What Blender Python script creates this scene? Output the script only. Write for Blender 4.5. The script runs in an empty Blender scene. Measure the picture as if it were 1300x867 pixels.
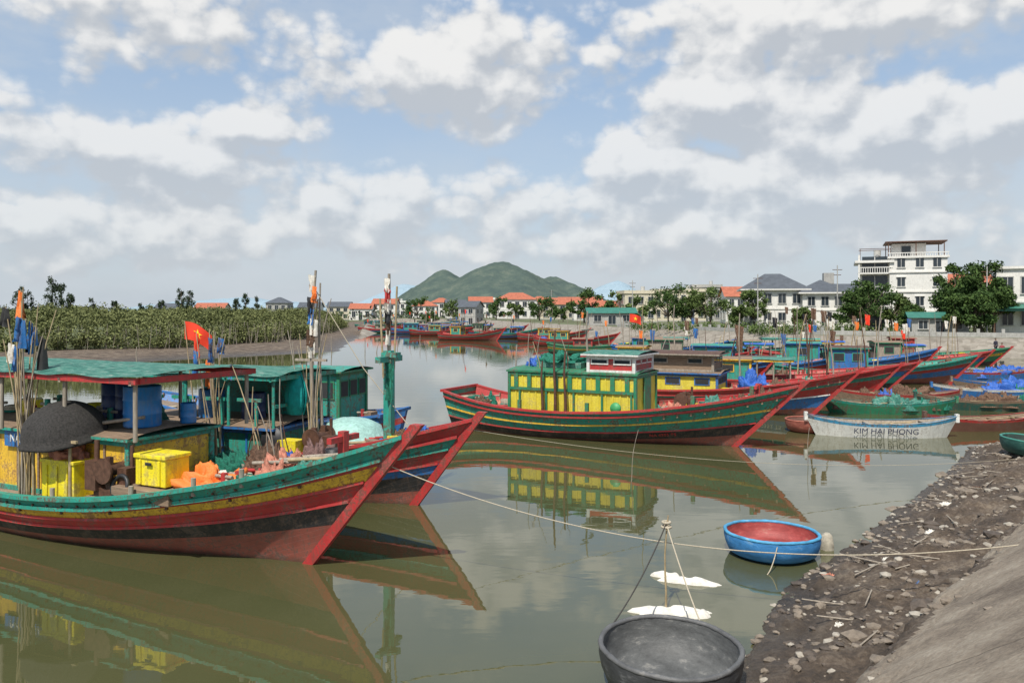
import bpy, math, random
import numpy as np
from mathutils import Vector, Matrix, noise as mn
random.seed(7); np.random.seed(7)
R=math.radians
scene=bpy.context.scene
# ------------------------------------------------------------------ node helpers
def newmat(name):
    m=bpy.data.materials.new(name); m.use_nodes=True
    nt=m.node_tree; b=nt.nodes['Principled BSDF']
    return m,nt,b
def N(nt,t,**k):
    n=nt.nodes.new(t)
    for a,v in k.items(): setattr(n,a,v)
    return n
def math_(nt,op,a,b=None,c=None,clamp=False):
    n=nt.nodes.new('ShaderNodeMath'); n.operation=op; n.use_clamp=clamp
    for i,v in enumerate((a,b,c)):
        if v is None: continue
        if isinstance(v,(int,float)): n.inputs[i].default_value=v
        else: nt.links.new(v,n.inputs[i])
    return n.outputs[0]
def ramp(nt,fac,stops):
    n=nt.nodes.new('ShaderNodeValToRGB'); nt.links.new(fac,n.inputs[0])
    cr=n.color_ramp
    while len(cr.elements)<len(stops): cr.elements.new(0.5)
    for e,(p,c) in zip(cr.elements,stops):
        e.position=p; e.color=(c[0],c[1],c[2],1) if hasattr(c,'__len__') else (c,c,c,1)
    return n.outputs[0]
def noise_(nt,vec,scale,detail=6,rough=.6,dist=0,dim='3D'):
    n=nt.nodes.new('ShaderNodeTexNoise'); n.noise_dimensions=dim; n.inputs['Scale'].default_value=scale
    n.inputs['Detail'].default_value=detail; n.inputs['Roughness'].default_value=rough
    n.inputs['Distortion'].default_value=dist
    nt.links.new(vec,n.inputs['Vector']); return n.outputs['Fac']
def mapping(nt,vec,scale):
    n=nt.nodes.new('ShaderNodeMapping'); n.inputs['Scale'].default_value=scale
    nt.links.new(vec,n.inputs['Vector']); return n.outputs[0]
def mixc(nt,f,a,b,mode='MIX'):
    n=nt.nodes.new('ShaderNodeMix'); n.data_type='RGBA'; n.blend_type=mode
    for s,v in ((0,f),(6,a),(7,b)):
        if isinstance(v,(int,float)): n.inputs[s].default_value=v
        elif isinstance(v,tuple): n.inputs[s].default_value=(v[0],v[1],v[2],1)
        else: nt.links.new(v,n.inputs[s])
    return n.outputs[2]
def bump(nt,b,h,strength,dist):
    n=nt.nodes.new('ShaderNodeBump'); n.inputs['Strength'].default_value=strength
    n.inputs['Distance'].default_value=dist
    nt.links.new(h,n.inputs['Height']); nt.links.new(n.outputs[0],b.inputs['Normal'])
def sc(c,k): return (c[0]*k,c[1]*k,c[2]*k)
def fade(c,k=.35):
    g=(c[0]+c[1]+c[2])/3; return tuple(min(.85,(x*(1-k)+k*(g*.6+.28))) for x in c)
MC={}
def paint(name,col,wearcol=(.12,.07,.045),wear=.8,streak=.65,seam=0,rough=.55,var=.3,fine=18,thr=.53,fd=.3):
    if name in MC: return MC[name]
    m,nt,b=newmat(name); MC[name]=m
    tc=N(nt,'ShaderNodeTexCoord'); o=tc.outputs['Object']
    n1=noise_(nt,o,2.2,5,.65)
    base=ramp(nt,n1,[(.3,sc(col,1-var)),(.55,col),(.75,fade(col,fd))])
    ns=noise_(nt,mapping(nt,o,(7,7,.9)),1.3,4,.7)
    f=math_(nt,'MULTIPLY',ramp(nt,ns,[(thr-.04,0),(thr+.16,1)]),streak)
    c=mixc(nt,f,base,sc(wearcol,.9))
    nf=noise_(nt,o,fine,5,.7)
    chips=ramp(nt,math_(nt,'ADD',math_(nt,'MULTIPLY',nf,.6),math_(nt,'MULTIPLY',n1,.45)),[(.55,0),(.59,1)])
    c=mixc(nt,math_(nt,'MULTIPLY',chips,wear),c,wearcol)
    h=nf
    if seam:
        sx=N(nt,'ShaderNodeSeparateXYZ'); nt.links.new(tc.outputs['UV'],sx.inputs[0])
        fr=math_(nt,'FRACT',math_(nt,'DIVIDE',sx.outputs[1],seam))
        sm=ramp(nt,fr,[(0,0),(.06,1)])
        c=mixc(nt,math_(nt,'MULTIPLY',math_(nt,'SUBTRACT',1,sm),.6),c,(.02,.015,.012))
        # damp slime line just above the river surface
        sz=N(nt,'ShaderNodeSeparateXYZ'); nt.links.new(o,sz.inputs[0])
        wl=ramp(nt,math_(nt,'ADD',sz.outputs[2],math_(nt,'MULTIPLY',n1,.12)),[(.07,1),(.17,0)])
        c=mixc(nt,math_(nt,'MULTIPLY',wl,.6),c,(.05,.042,.026))
        h=math_(nt,'ADD',math_(nt,'MULTIPLY',nf,.5),sm)
    nt.links.new(c,b.inputs['Base Color'])
    b.inputs['Roughness'].default_value=rough
    bump(nt,b,h,.6,.012)
    return m
def simple(name,col,rough=.6,var=.3,scale=5,bmp=.3,bd=.01,metal=0,stretch=(1,1,1),col2=None):
    if name in MC: return MC[name]
    m,nt,b=newmat(name); MC[name]=m
    tc=N(nt,'ShaderNodeTexCoord'); o=mapping(nt,tc.outputs['Object'],stretch)
    n1=noise_(nt,o,scale,6,.65)
    c=ramp(nt,n1,[(.3,sc(col,1-var)),(.7,col2 if col2 else sc(col,1+var*.5))])
    nt.links.new(c,b.inputs['Base Color']); b.inputs['Roughness'].default_value=rough
    b.inputs['Metallic'].default_value=metal
    if bmp: bump(nt,b,noise_(nt,o,scale*4,5,.7),bmp,bd)
    return m
# palettes (linear)
TURQ=(.025,.33,.25); RED=(.48,.035,.035); YEL=(.78,.48,.04); BLK=(.022,.022,.024)
RUST=(.30,.085,.06); BLUE=(.025,.17,.46); GREEN=(.02,.22,.11); WHITE=(.74,.74,.70); LBLUE=(.06,.34,.58)
S=.15
turq=paint('turquoise_paint',TURQ,seam=S); red=paint('red_paint',RED,wearcol=(.22,.08,.06),seam=S); yel=paint('yellow_paint',YEL,wearcol=(.27,.12,.04),seam=S,streak=.85)
blk=paint('black_tar',BLK,wearcol=(.12,.08,.06),wear=.6,seam=S,fd=.15); rust=paint('antifoul_red',RUST,wearcol=(.13,.085,.065),seam=S,wear=.85)
blue=paint('blue_paint',BLUE,seam=S); green=paint('green_paint',GREEN,seam=S); white=paint('white_paint',WHITE,seam=0,wear=.35,streak=.35,wearcol=(.25,.2,.15),fd=.1)
lblue=paint('light_blue_paint',LBLUE,seam=0)
pturq=paint('turquoise_wood',TURQ); pyel=paint('yellow_wood',YEL,wearcol=(.3,.15,.06)); pred=paint('red_wood',RED,wearcol=(.17,.07,.05)); pblue=paint('blue_wood',BLUE); pgreen=paint('green_wood',GREEN)
dyel=paint('panel_yellow',(.72,.60,.05),wearcol=(.38,.30,.08),wear=.45,streak=.4)
wood=simple('weathered_wood',(.26,.18,.12),.8,.5,3,.6,stretch=(1,9,9))
gwood=simple('grey_timber',(.34,.29,.23),.8,.45,3,.6,stretch=(6,6,1))
bamboo=simple('bamboo',(.40,.31,.18),.6,.4,6,.2)
dark=simple('dark_interior',(.03,.03,.03),.8)
rubber=simple('black_rubber',(.025,.025,.028),.5,.5,10)
steel=simple('rusty_steel',(.14,.07,.045),.6,.5,9,.5,metal=.3)
glassm=simple('dark_glass',(.03,.04,.05),.08,.2,2,0)
barrel=paint('blue_plastic',(.02,.2,.55),wear=.2,streak=.3,rough=.35,wearcol=(.2,.2,.2))
dbarrel=paint('navy_plastic',(.01,.04,.15),wear=.2,streak=.3,rough=.4)
coolery=paint('yellow_plastic',(.85,.70,.02),wear=.5,streak=.5,rough=.45,wearcol=(.35,.25,.08),var=.2)
orange=simple('orange_tarp',(.85,.22,.04),.6,.3,5,.6,.03)
pinkc=simple('salmon_cloth',(.60,.24,.16),.85,.5,12,.9,.03)
btarp=simple('blue_tarp',(.03,.13,.5),.45,.4,4,.8,.05)
def tarpmat():
    m,nt,b=newmat('tattered_green_tarp'); MC['gt']=m
    tc=N(nt,'ShaderNodeTexCoord'); o=tc.outputs['Object']
    n=noise_(nt,mapping(nt,o,(1,2.2,1)),3.2,8,.78)
    c=ramp(nt,n,[(.36,(.015,.07,.055)),(.50,(.045,.20,.15)),(.60,(.16,.27,.22)),(.70,(.42,.44,.38))])
    nt.links.new(c,b.inputs['Base Color']); b.inputs['Roughness'].default_value=.75; bump(nt,b,n,1,.05); return m
gtarp=tarpmat()
gnet=simple('green_net',(.02,.24,.16),.8,.7,14,1,.05)
bnet=simple('brown_net',(.24,.14,.09),.9,.75,18,1,.06)
teal=simple('teal_cloth',(.0,.36,.33),.7,.4,6,.6,.03)
ropem=simple('rope_fibre',(.46,.40,.30),.9,.3,40,.4)
foam=simple('foam_white',(.74,.70,.62),.8,.3,8,.6,.02)
flagred=simple('flag_red',(.80,.05,.015),.7,.15,5,0)
flagyel=simple('flag_yellow',(.9,.65,.02),.7,.1,5,0)
def mk_deck():
    m,nt,b=newmat('deck_planks')
    tc=N(nt,'ShaderNodeTexCoord'); o=tc.outputs['Object']
    n1=noise_(nt,mapping(nt,o,(1,8,8)),2.5,7,.7)
    c=ramp(nt,n1,[(.3,(.13,.09,.06)),(.55,(.28,.21,.15)),(.75,(.40,.33,.26))])
    sx=N(nt,'ShaderNodeSeparateXYZ'); nt.links.new(o,sx.inputs[0])
    fr=math_(nt,'FRACT',math_(nt,'DIVIDE',math_(nt,'ADD',sx.outputs[1],50),.16))
    sm=ramp(nt,fr,[(0,0),(.08,1)])
    c=mixc(nt,math_(nt,'MULTIPLY',math_(nt,'SUBTRACT',1,sm),.8),c,(.02,.015,.01))
    nt.links.new(c,b.inputs['Base Color']); b.inputs['Roughness'].default_value=.8
    bump(nt,b,math_(nt,'ADD',sm,n1),.6,.01); return m
deckm=mk_deck()
# ------------------------------------------------------------------ mesh builder
def link(o,parent=None):
    scene.collection.objects.link(o)
    if parent: o.parent=parent
    return o
def empty(name,loc=(0,0,0),yaw=0):
    e=bpy.data.objects.new(name,None); e.empty_display_size=.5
    e.location=loc; e.rotation_euler=(0,0,yaw); return link(e)
class MB:
    def __init__(s): s.v=[];s.f=[];s.m=[];s.sm=[];s.mats=[]
    def mi(s,m):
        if m not in s.mats: s.mats.append(m)
        return s.mats.index(m)
    def add(s,vs,fs,mat,smooth=False):
        o=len(s.v); s.v.extend([tuple(v) for v in vs]); k=s.mi(mat)
        for f in fs: s.f.append([i+o for i in f]); s.m.append(k); s.sm.append(smooth)
    def box(s,c,size,mat,yaw=0,rot=None):
        hx,hy,hz=size[0]/2,size[1]/2,size[2]/2
        M=rot if rot else Matrix.Rotation(yaw,3,'Z'); C=Vector(c)
        vs=[C+M@Vector((x,y,z)) for x in(-hx,hx) for y in(-hy,hy) for z in(-hz,hz)]
        s.add(vs,[(0,1,3,2),(4,6,7,5),(0,4,5,1),(2,3,7,6),(0,2,6,4),(1,5,7,3)],mat)
    def cyl(s,p1,p2,r1,mat,r2=None,n=10,caps=True):
        r2=r1 if r2 is None else r2
        p1=Vector(p1);p2=Vector(p2);d=(p2-p1).normalized()
        a=d.orthogonal().normalized();b=d.cross(a)
        vs=[]
        for p,r in((p1,r1),(p2,r2)):
            for i in range(n):
                t=2*math.pi*i/n; vs.append(p+a*(r*math.cos(t))+b*(r*math.sin(t)))
        s.add(vs,[(i,(i+1)%n,n+(i+1)%n,n+i) for i in range(n)],mat,True)
        if caps: s.add(vs,[tuple(range(n))[::-1],tuple(range(n,2*n))],mat)
    def tube(s,pts,r,mat,n=6,r2=None):
        pts=[Vector(p) for p in pts]; vs=[]; L=len(pts)
        up=Vector((0.13,.21,1)).normalized()
        for i,p in enumerate(pts):
            d=(pts[min(i+1,L-1)]-pts[max(i-1,0)]).normalized()
            a=d.cross(up)
            if a.length<.05: a=d.orthogonal()
            a.normalize(); b=d.cross(a)
            rr=r if r2 is None else r+(r2-r)*i/(L-1)
            for k in range(n):
                t=2*math.pi*k/n; vs.append(p+a*(rr*math.cos(t))+b*(rr*math.sin(t)))
        fs=[(i*n+k,i*n+(k+1)%n,(i+1)*n+(k+1)%n,(i+1)*n+k) for i in range(L-1) for k in range(n)]
        s.add(vs,fs,mat,True)
    def lathe(s,c,prof,mat,n=28,M=None,wob=0):
        C=Vector(c); vs=[]
        for (r,z) in prof:
            for i in range(n):
                t=2*math.pi*i/n; w=1+wob*mn.noise(Vector((math.cos(t)*1.5,math.sin(t)*1.5,z)))
                v=Vector((r*w*math.cos(t),r*w*math.sin(t),z))
                vs.append(C+(M@v if M else v))
        fs=[(j*n+i,j*n+(i+1)%n,(j+1)*n+(i+1)%n,(j+1)*n+i) for j in range(len(prof)-1) for i in range(n)]
        s.add(vs,fs,mat,True)
    def grid(s,fn,nu,nv,mat,smooth=True):
        vs=[fn(i/nu,j/nv) for i in range(nu+1) for j in range(nv+1)]
        fs=[(i*(nv+1)+j,(i+1)*(nv+1)+j,(i+1)*(nv+1)+j+1,i*(nv+1)+j+1) for i in range(nu) for j in range(nv)]
        s.add(vs,fs,mat,smooth)
    def lump(s,c,size,mat,seed=0,amp=.35,freq=2.2,hi=False):
        def fn(u,v):
            t=2*math.pi*u; r=v
            x=math.cos(t)*r;y=math.sin(t)*r
            z=math.sqrt(max(0,1-r**2.2))
            k=mn.noise(Vector((x*freq+seed*3.1,y*freq+seed,z*freq)))*amp
            k2=mn.noise(Vector((x*freq*2.7+seed,y*freq*2.7,z*3+seed)))*amp*.6
            k3=(abs(mn.noise(Vector((x*freq*5+seed,y*freq*5,z*5+seed))))-.2)*amp*.5
            k+=k2*.5
            return (c[0]+size[0]/2*x*(1+k+k3),c[1]+size[1]/2*y*(1+k+k3),c[2]+size[2]*max(0,z*(1+k*1.6+k2+k3*1.5)+.25*k*(1-r)))
        s.grid(fn,44 if hi else 24,18 if hi else 9,mat)
    def torus(s,c,R_,r,mat,M=None,n=18,k=6):
        vs=[];C=Vector(c)
        for i in range(n):
            t=2*math.pi*i/n
            for j in range(k):
                a=2*math.pi*j/k; q=R_+r*math.cos(a)
                v=Vector((q*math.cos(t),q*math.sin(t),r*math.sin(a))); vs.append(C+(M@v if M else v))
        fs=[(i*k+j,((i+1)%n)*k+j,((i+1)%n)*k+(j+1)%k,i*k+(j+1)%k) for i in range(n) for j in range(k)]
        s.add(vs,fs,mat,True)
    def build(s,name,parent=None,bevel=0,loc=None,yaw=0):
        me=bpy.data.meshes.new(name); me.from_pydata(s.v,[],s.f)
        for m in s.mats: me.materials.append(m)
        me.polygons.foreach_set('material_index',s.m); me.polygons.foreach_set('use_smooth',s.sm); me.update()
        o=bpy.data.objects.new(name,me); link(o,parent)
        if loc: o.location=loc
        o.rotation_euler[2]=yaw
        if bevel:
            b=o.modifiers.new('bevel','BEVEL'); b.width=bevel; b.segments=2; b.limit_method='ANGLE'
        return o
def text(body,size,mat,loc,rot,parent,name='lettering',ext=.004,sx=1):
    cu=bpy.data.curves.new(name,'FONT'); cu.body=body; cu.size=size; cu.extrude=ext; cu.align_x='CENTER'; cu.align_y='CENTER'
    o=bpy.data.objects.new(name,cu); o.location=loc; o.rotation_euler=rot; o.scale=(sx,1,1); cu.materials.append(mat)
    link(o,parent); return o
# ------------------------------------------------------------------ fishing boat
class Boat: pass
def make_boat(tip,yaw_deg,L,beam,fb,zb,zs,ov,bands,cap,stem,rails=(),bul=.3,name='fishing_boat',inner=None,detail=1,zk=-.5,deck=None,fullness=.45):
    yaw=R(yaw_deg); dx,dy=math.cos(yaw),math.sin(yaw)
    e=empty(name,(tip[0]-dx*L,tip[1]-dy*L,0),yaw)
    NS=30 if detail else 14
    def sheer(s):
        if s>.3: return fb+(zb-fb)*((s-.3)/.7)**2.2
        return fb+(zs-fb)*((.3-s)/.3)**2
    def hb(s):
        if s<fullness: return beam/2*(.72+.28*math.sin(math.pi/2*s/fullness))
        return beam/2*(1-((s-fullness)/(1-fullness))**2.1)
    def pt(s,t,side):
        zg=sheer(s); z=zk+(zg-zk)*t; xe=L-ov*(1-t)/.83
        ex=.35+.5*s**3
        wv=.012*mn.noise(Vector((s*L*.8,z*2,L+side)))*min(1,(1-s)*6)
        return Vector((s*xe-(1-s)*.25*t, side*(hb(s)*max(t,1e-4)**ex+wv), z+.012*mn.noise(Vector((s*L*.5,3,L)))*t))
    ts=set([0,1])
    for a,b_,m in bands: ts.add(a);ts.add(b_)
    ts=sorted(ts); tt=[]
    for a,b_ in zip(ts[:-1],ts[1:]):
        k=max(1,int((b_-a)/(.09 if detail else .3)))
        for i in range(k): tt.append(a+(b_-a)*i/k)
    tt.append(1)
    mats=[]; vs=[];fs=[];mi=[];uv=[]
    def bm(t):
        for a,b_,m in bands:
            if b_<=t<=a: return m
        return bands[-1][2]
    def midx(m):
        if m not in mats: mats.append(m)
        return mats.index(m)
    for side in(1,-1):
        o=len(vs)
        for i in range(NS+1):
            s=i/NS
            for t in tt: vs.append(pt(s,t,side)); uv.append((s*L,(1-t)*(sheer(s)-zk)))
        W=len(tt)
        for i in range(NS):
            for j in range(W-1):
                q=[o+i*W+j,o+(i+1)*W+j,o+(i+1)*W+j+1,o+i*W+j+1]
                if side>0: q.reverse()
                fs.append(q); mi.append(midx(bm((tt[j]+tt[j+1])/2)))
    W=len(tt); o2=(NS+1)*W
    for j in range(W-1):
        fs.append([j,o2+j,o2+j+1,j+1][::-1]); mi.append(midx(bm((tt[j]+tt[j+1])/2)))
    me=bpy.data.meshes.new('hull'); me.from_pydata(vs,[],fs)
    for m in mats: me.materials.append(m)
    me.polygons.foreach_set('material_index',mi); me.polygons.foreach_set('use_smooth',[True]*len(fs))
    ul=me.uv_layers.new(name='UVMap')
    li=np.zeros(len(me.loops),dtype=np.int32); me.loops.foreach_get('vertex_index',li)
    ul.data.foreach_set('uv',np.array(uv,dtype=np.float32)[li].ravel()); me.update()
    link(bpy.data.objects.new('hull',me),e)
    b=MB()
    def sweep(t,w,h,mat,zoff=0,s0=0,s1=1,inset=0):
        for side in(1,-1):
            P=[pt(s0+(s1-s0)*i/NS,t,side) for i in range(NS+1)]
            vv=[]
            for p in P:
                y=p.y
                for yy,zz in((y+side*w,-h/2),(y+side*w,h/2),(y-side*inset,h/2),(y-side*inset,-h/2)):
                    vv.append((p.x,yy,p.z+zz+zoff))
            ff=[]
            for i in range(NS):
                for k in range(4): ff.append((i*4+k,(i+1)*4+k,(i+1)*4+(k+1)%4,i*4+(k+1)%4))
            b.add(vv,ff,mat); b.add(vv,[(0,1,2,3),tuple(NS*4+k for k in(3,2,1,0))],mat)
    sweep(1,.05,.075,cap,.02,0,.992,.09)
    for t,w,h,m in rails: sweep(t,w,h,m,0,0,.985,.02)
    sp=[]
    for i in range(12):
        t=i/11*1.07
        z=zk+(zb-zk)*t; x=L-ov*(1-t)/.83; sp.append((x,z))
    vv=[]
    for (x,z) in sp:
        for (ax,ay) in((-.12,-.08),(.10,-.055),(.10,.055),(-.12,.08)): vv.append((x+ax,ay,z))
    ff=[(i*4+k,(i+1)*4+k,(i+1)*4+(k+1)%4,i*4+(k+1)%4) for i in range(11) for k in range(4)]+[(3,2,1,0),tuple(44+k for k in range(4))]
    b.add(vv,ff,stem)
    b.box((-.27,0,sheer(0)+.02),(.12,beam*.72+.1,.1),cap)
    b.build('rails_and_stem',e)
    d=MB(); inner=inner or cap
    def iy(s,z):
        t=(z-zk)/(sheer(s)-zk); return max(.0,hb(s)*t**(.35+.5*s**3)-.07)
    def ix(s,z):
        t=(z-zk)/(sheer(s)-zk); return s*(L-ov*(1-t)/.83)-(1-s)*.25*t
    for side in(1,-1):
        def fn(u,v):
            s=u*.985; z=sheer(s)-bul*v-.005
            return (ix(s,z),side*iy(s,z),z)
        d.grid(fn,NS,2,inner)
    def fd(u,v):
        s=u*.985; z=sheer(s)-bul; w=iy(s,z)*(2*v-1)
        return (ix(s,z),w,z+.05*(1-(2*v-1)**2))
    d.grid(fd,NS,6,deck or deckm)
    if detail:
        for i in range(2,NS-1,1):
            s=(i+.5)/NS
            if bul>.2:
                for side in(1,-1):
                    p=(ix(s,sheer(s)-.1),side*(iy(s,sheer(s)-bul/2)-.02),sheer(s)-bul/2)
                    d.box(p,(.06,.05,bul-.02),wood)
    d.build('deck',e)
    B=Boat(); B.e=e;B.sheer=sheer;B.hb=hb;B.L=L;B.bul=bul;B.pt=pt;B.iy=iy
    B.dz=lambda x: sheer(min(.98,x/L))-bul+.03
    return B
def deckhouse(B,x0,x1,w,z0,z1,wall,trim,roof,win=3,battens=0,overhang=.2,name='deckhouse',y0=0,winmat=None,frontwin=True,battenmat=None):
    b=MB(); cx=(x0+x1)/2; l=x1-x0; h=z1-z0
    b.box((cx,y0,(z0+z1)/2),(l,w,h),wall)
    for sx in(x0,x1):
        for sy in(-w/2,w/2): b.box((sx,y0+sy,(z0+z1)/2+.01),(.11,.11,h+.02),trim)
    for sy in(-1,1):
        for z in(z0+.05,z1-.06): b.box((cx,y0+sy*(w/2+.02),z),(l-.12,.06,.09),trim)
    for sx,sg in((x0,-1),(x1,1)):
        for z in(z0+.05,z1-.06): b.box((sx+sg*.02,y0,z),(.06,w-.12,.09),trim)
    for i in range(battens):
        x=x0+(i+1)*l/(battens+1)
        for sy in(-1,1): b.box((x,y0+sy*(w/2+.012),z0+h*.5),(.05,.03,h-.2),battenmat or trim)
    if win:
        for i in range(win):
            x=x0+(i+.5)*l/win; ww=min(.6,l/win*.66)
            for sy in(-1,1):
                b.box((x,y0+sy*(w/2+.008),z0+h*.66),(ww+.1,.05,h*.36),trim)
                b.box((x,y0+sy*(w/2+.035),z0+h*.66),(ww,.012,h*.36-.1),winmat or dark)
    if frontwin:
        for k in(-1,0,1):
            ww=w/3*.7
            for sx,sg in((x1,1),(x0,-1)):
                b.box((sx+sg*.012,y0+k*w/3,z0+h*.68),(.05,ww+.08,h*.34),trim)
                b.box((sx+sg*.04,y0+k*w/3,z0+h*.68),(.012,ww,h*.34-.08),winmat or dark)
    def fr(u,v): return (x0-overhang+(l+2*overhang)*u,y0-(w/2+overhang)+(w+2*overhang)*v,z1+.06+.1*(1-(2*v-1)**2)+.02*mn.noise(Vector((u*6,v*4,l))))
    b.grid(fr,14,8,roof)
    b.box((cx,y0,z1+.03),(l+2*overhang,w+2*overhang,.055),trim)
    return b.build(name,B.e)
def canopy(B,x0,x1,w,z0,z1,post,roof,edge,n=4,name='canopy',y0=0,ripple=.02,tarp=False,camber=.1):
    b=MB()
    for i in range(n):
        x=x0+.15+(x1-x0-.3)*i/(n-1)
        for sy in(-1,1): b.cyl((x,y0+sy*(w/2-.12),z0),(x,y0+sy*(w/2-.12),z1),.04,post,n=8)
        b.box((x,y0,z1-.04),(.07,w,.08),post)
    for sy in(-1,1): b.box(((x0+x1)/2,y0+sy*(w/2-.04),z1+.0),(x1-x0,.08,.11),edge)
    for x in(x0,x1): b.box((x,y0,z1+.005),(.07,w-.16,.11),edge)
    def fr(u,v):
        x=x0-.12+(x1-x0+.24)*u; y=y0-(w/2+.05)+(w+.1)*v
        z=z1+.07+camber*(1-(2*v-1)**2)+ripple*mn.noise(Vector((x*1.3,y*1.6,1)))*2.2
        return (x,y,z)
    b.grid(fr,60 if not tarp else 30,14,roof)
    return b.build(name,B.e)
def pole(b,base,h,r=.03,mat=None,lean=(0,0)):
    bx,by,bz=base
    pts=[(bx+lean[0]*t*t+.02*math.sin(t*7),by+lean[1]*t*t+.02*math.cos(t*5),bz+h*t) for t in [i/6 for i in range(7)]]
    b.tube(pts,r,mat or bamboo,6,r*.5); return pts[-1]
def flag_cloth(b,top,w,h,mat,yaw=0,star=True,droop=.3):
    c,s_=math.cos(yaw),math.sin(yaw)
    def P(u,v,off=0):
        x=w*u; wv=.07*w*math.sin(u*7+v*2)*u+off
        z=-h*v-droop*w*u*u*.9
        return (top[0]+c*x-s_*wv,top[1]+s_*x+c*wv,top[2]+z)
    b.grid(lambda u,v:P(u,v),12,8,mat)
    if star:
        for off in(-.008,.008):
            pts=[];r1=.27*h
            for k in range(10):
                r=r1 if k%2==0 else r1*.38; a=math.pi/2+k*math.pi/5
                pts.append(P(.5+r*math.cos(a)/w,.5-r*math.sin(a)/h,off))
            cc=P(.5,.5,off); vs=[cc]+pts
            b.add(vs,[(0,i+1,(i+1)%10+1) for i in range(10)],flagyel)
def rag(b,p,w,h,mat,seed):
    b.grid(lambda u,v:(p[0]+w*(u-.5)*(1-.3*v)+.05*mn.noise(Vector((u*3,v*3,seed))),p[1]+.08*math.sin(u*9+seed)*(.3+v),p[2]-h*v-.1*u*h),6,6,mat)
def pole_bundle(B,base,n,h,spread,name='bamboo_poles',cloth=True,mats=None,lean=.5):
    b=MB()
    for i in range(n):
        a=random.uniform(0,6.28);r=random.uniform(0,spread)
        ln=(random.uniform(-lean,lean),random.uniform(-lean,lean)*.5)
        t=pole(b,(base[0]+r*math.cos(a),base[1]+r*math.sin(a),base[2]),h*random.uniform(.68,1),.02,random.choice(mats or [bamboo,gwood,bamboo]),ln)
        if cloth and i%2==0: rag(b,t,.14,random.uniform(.35,.7),random.choice([orange,pblue,foam,flagred,pblue,dark]),i*1.7)
    return b.build(name,B.e)
def clutter(B,x0,x1,w,n,name='deck_gear',zf=None,seed=1,big=1):
    rnd=random.Random(seed); b=MB()
    for i in range(n):
        x=rnd.uniform(x0,x1); y=rnd.uniform(-w,w)*min(1,max(.15,B.hb(min(.98,x/B.L))/ (B.hb(.4))-.15)); z=(zf if zf is not None else B.dz(x)+.02)
        k=rnd.random(); s_=rnd.uniform(.6,1.15)*big
        if k<.28: b.lump((x,y,z-.02),(.8*s_,.55*s_,.3*s_),rnd.choice([bnet,gnet,pinkc,bnet,btarp,gtarp,bnet]),i+seed,.6,3)
        elif k<.42: b.box((x,y,z+.16*s_),(.5*s_,.36*s_,.32*s_),rnd.choice([wood,coolery,pblue,foam,gwood,pred]),rnd.uniform(0,3))
        elif k<.55:
            prof=[(.001,0),(.15,0),(.19,.32),(.17,.32),(.14,.03),(.001,.03)]
            b.lathe((x,y,z),[(r*s_,q*s_) for r,q in prof],rnd.choice([barrel,rubber,coolery,pred,gwood]),14)
        elif k<.7:
            for j in range(3): b.torus((x,y,z+.03+.05*j),(.2-.015*j)*s_,.028,rnd.choice([ropem,ropem,gnet]))
        elif k<.85:
            a=rnd.uniform(-.4,.4); l=rnd.uniform(1,2.2)
            b.cyl((x-l/2*math.cos(a),y-l/2*math.sin(a),z+.08),(x+l/2*math.cos(a),y+l/2*math.sin(a),z+.22),.035,rnd.choice([bamboo,gwood,steel,pred]),n=7)
        else:
            b.cyl((x,y,z),(x,y,z+.4*s_),.06,rnd.choice([gwood,pturq,pred]),n=8)
            b.cyl((x-.2,y,z+.3*s_),(x+.2,y,z+.3*s_),.035,gwood,n=6)
    return b.build(name,B.e)
def winch(B,x,y,z):
    b=MB()
    b.box((x,y,z+.08),(.7,.55,.16),steel)
    b.box((x,y-.2,z+.4),(.12,.08,.7),steel); b.box((x,y+.2,z+.4),(.12,.08,.7),steel)
    b.cyl((x,y-.32,z+.5),(x,y+.32,z+.5),.12,steel,n=14); b.cyl((x,y-.36,z+.5),(x,y-.32,z+.5),.24,steel,n=16); b.cyl((x,y+.32,z+.5),(x,y+.36,z+.5),.24,steel,n=16)
    b.box((x+.3,y,z+.35),(.25,.35,.4),steel); b.cyl((x+.3,y+.05,z+.5),(x+.3,y+.05,z+.95),.04,steel)
    b.build('winch',B.e)
def drum(b,c,r,h,mat,lying=False):
    pr=[(.001,0),(r*.96,0),(r,.03),(r,.3*h),(r*1.03,.32*h),(r,.34*h),(r,.64*h),(r*1.03,.66*h),(r,.68*h),(r,h-.02),(r*.95,h),(r*.93,h-.03),(.001,h-.03)]
    b.lathe(c,pr,mat,24)
# ---- Boat A
bandsA=[(1,.875,turq),(.875,.83,red),(.83,.73,yel),(.73,.60,red),(.60,.44,blk),(.44,0,rust)]
A=make_boat((-1.75,13.6),-26,13,3.5,.95,2.47,1.35,2.15,bandsA,pturq,pred,rails=((.875,.05,.07,pturq),(.73,.035,.05,pred),(.60,.03,.05,pred)),bul=.12)
dz=A.dz
deckhouse(A,.6,7.3,2.0,.86,2.12,pyel,pturq,wood,win=0,battens=9,overhang=.16,frontwin=False,battenmat=wood)
canopy(A,-.1,8.1,3.0,2.2,3.32,gwood,gtarp,pred,n=5,name='awning_roof')
b=MB(); drum(b,(6.75,-.25,2.28),.36,.82,barrel); drum(b,(5.75,.35,2.28),.36,.8,dbarrel); drum(b,(7.2,.5,2.28),.16,.42,barrel); drum(b,(5.0,.55,2.28),.34,.75,dbarrel)
b.build('barrels',A.e)
b=MB()
b.box((5.9,-1.18,dz(5.9)+.38),(.95,.6,.74),coolery); b.box((5.9,-1.18,dz(5.9)+.78),(1.0,.66,.07),coolery)
for k in(-.3,0,.3): b.box((5.9+k,-1.495,dz(5.9)+.4),(.04,.03,.6),coolery)
b.build('yellow_crate',A.e,bevel=.025)
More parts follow.
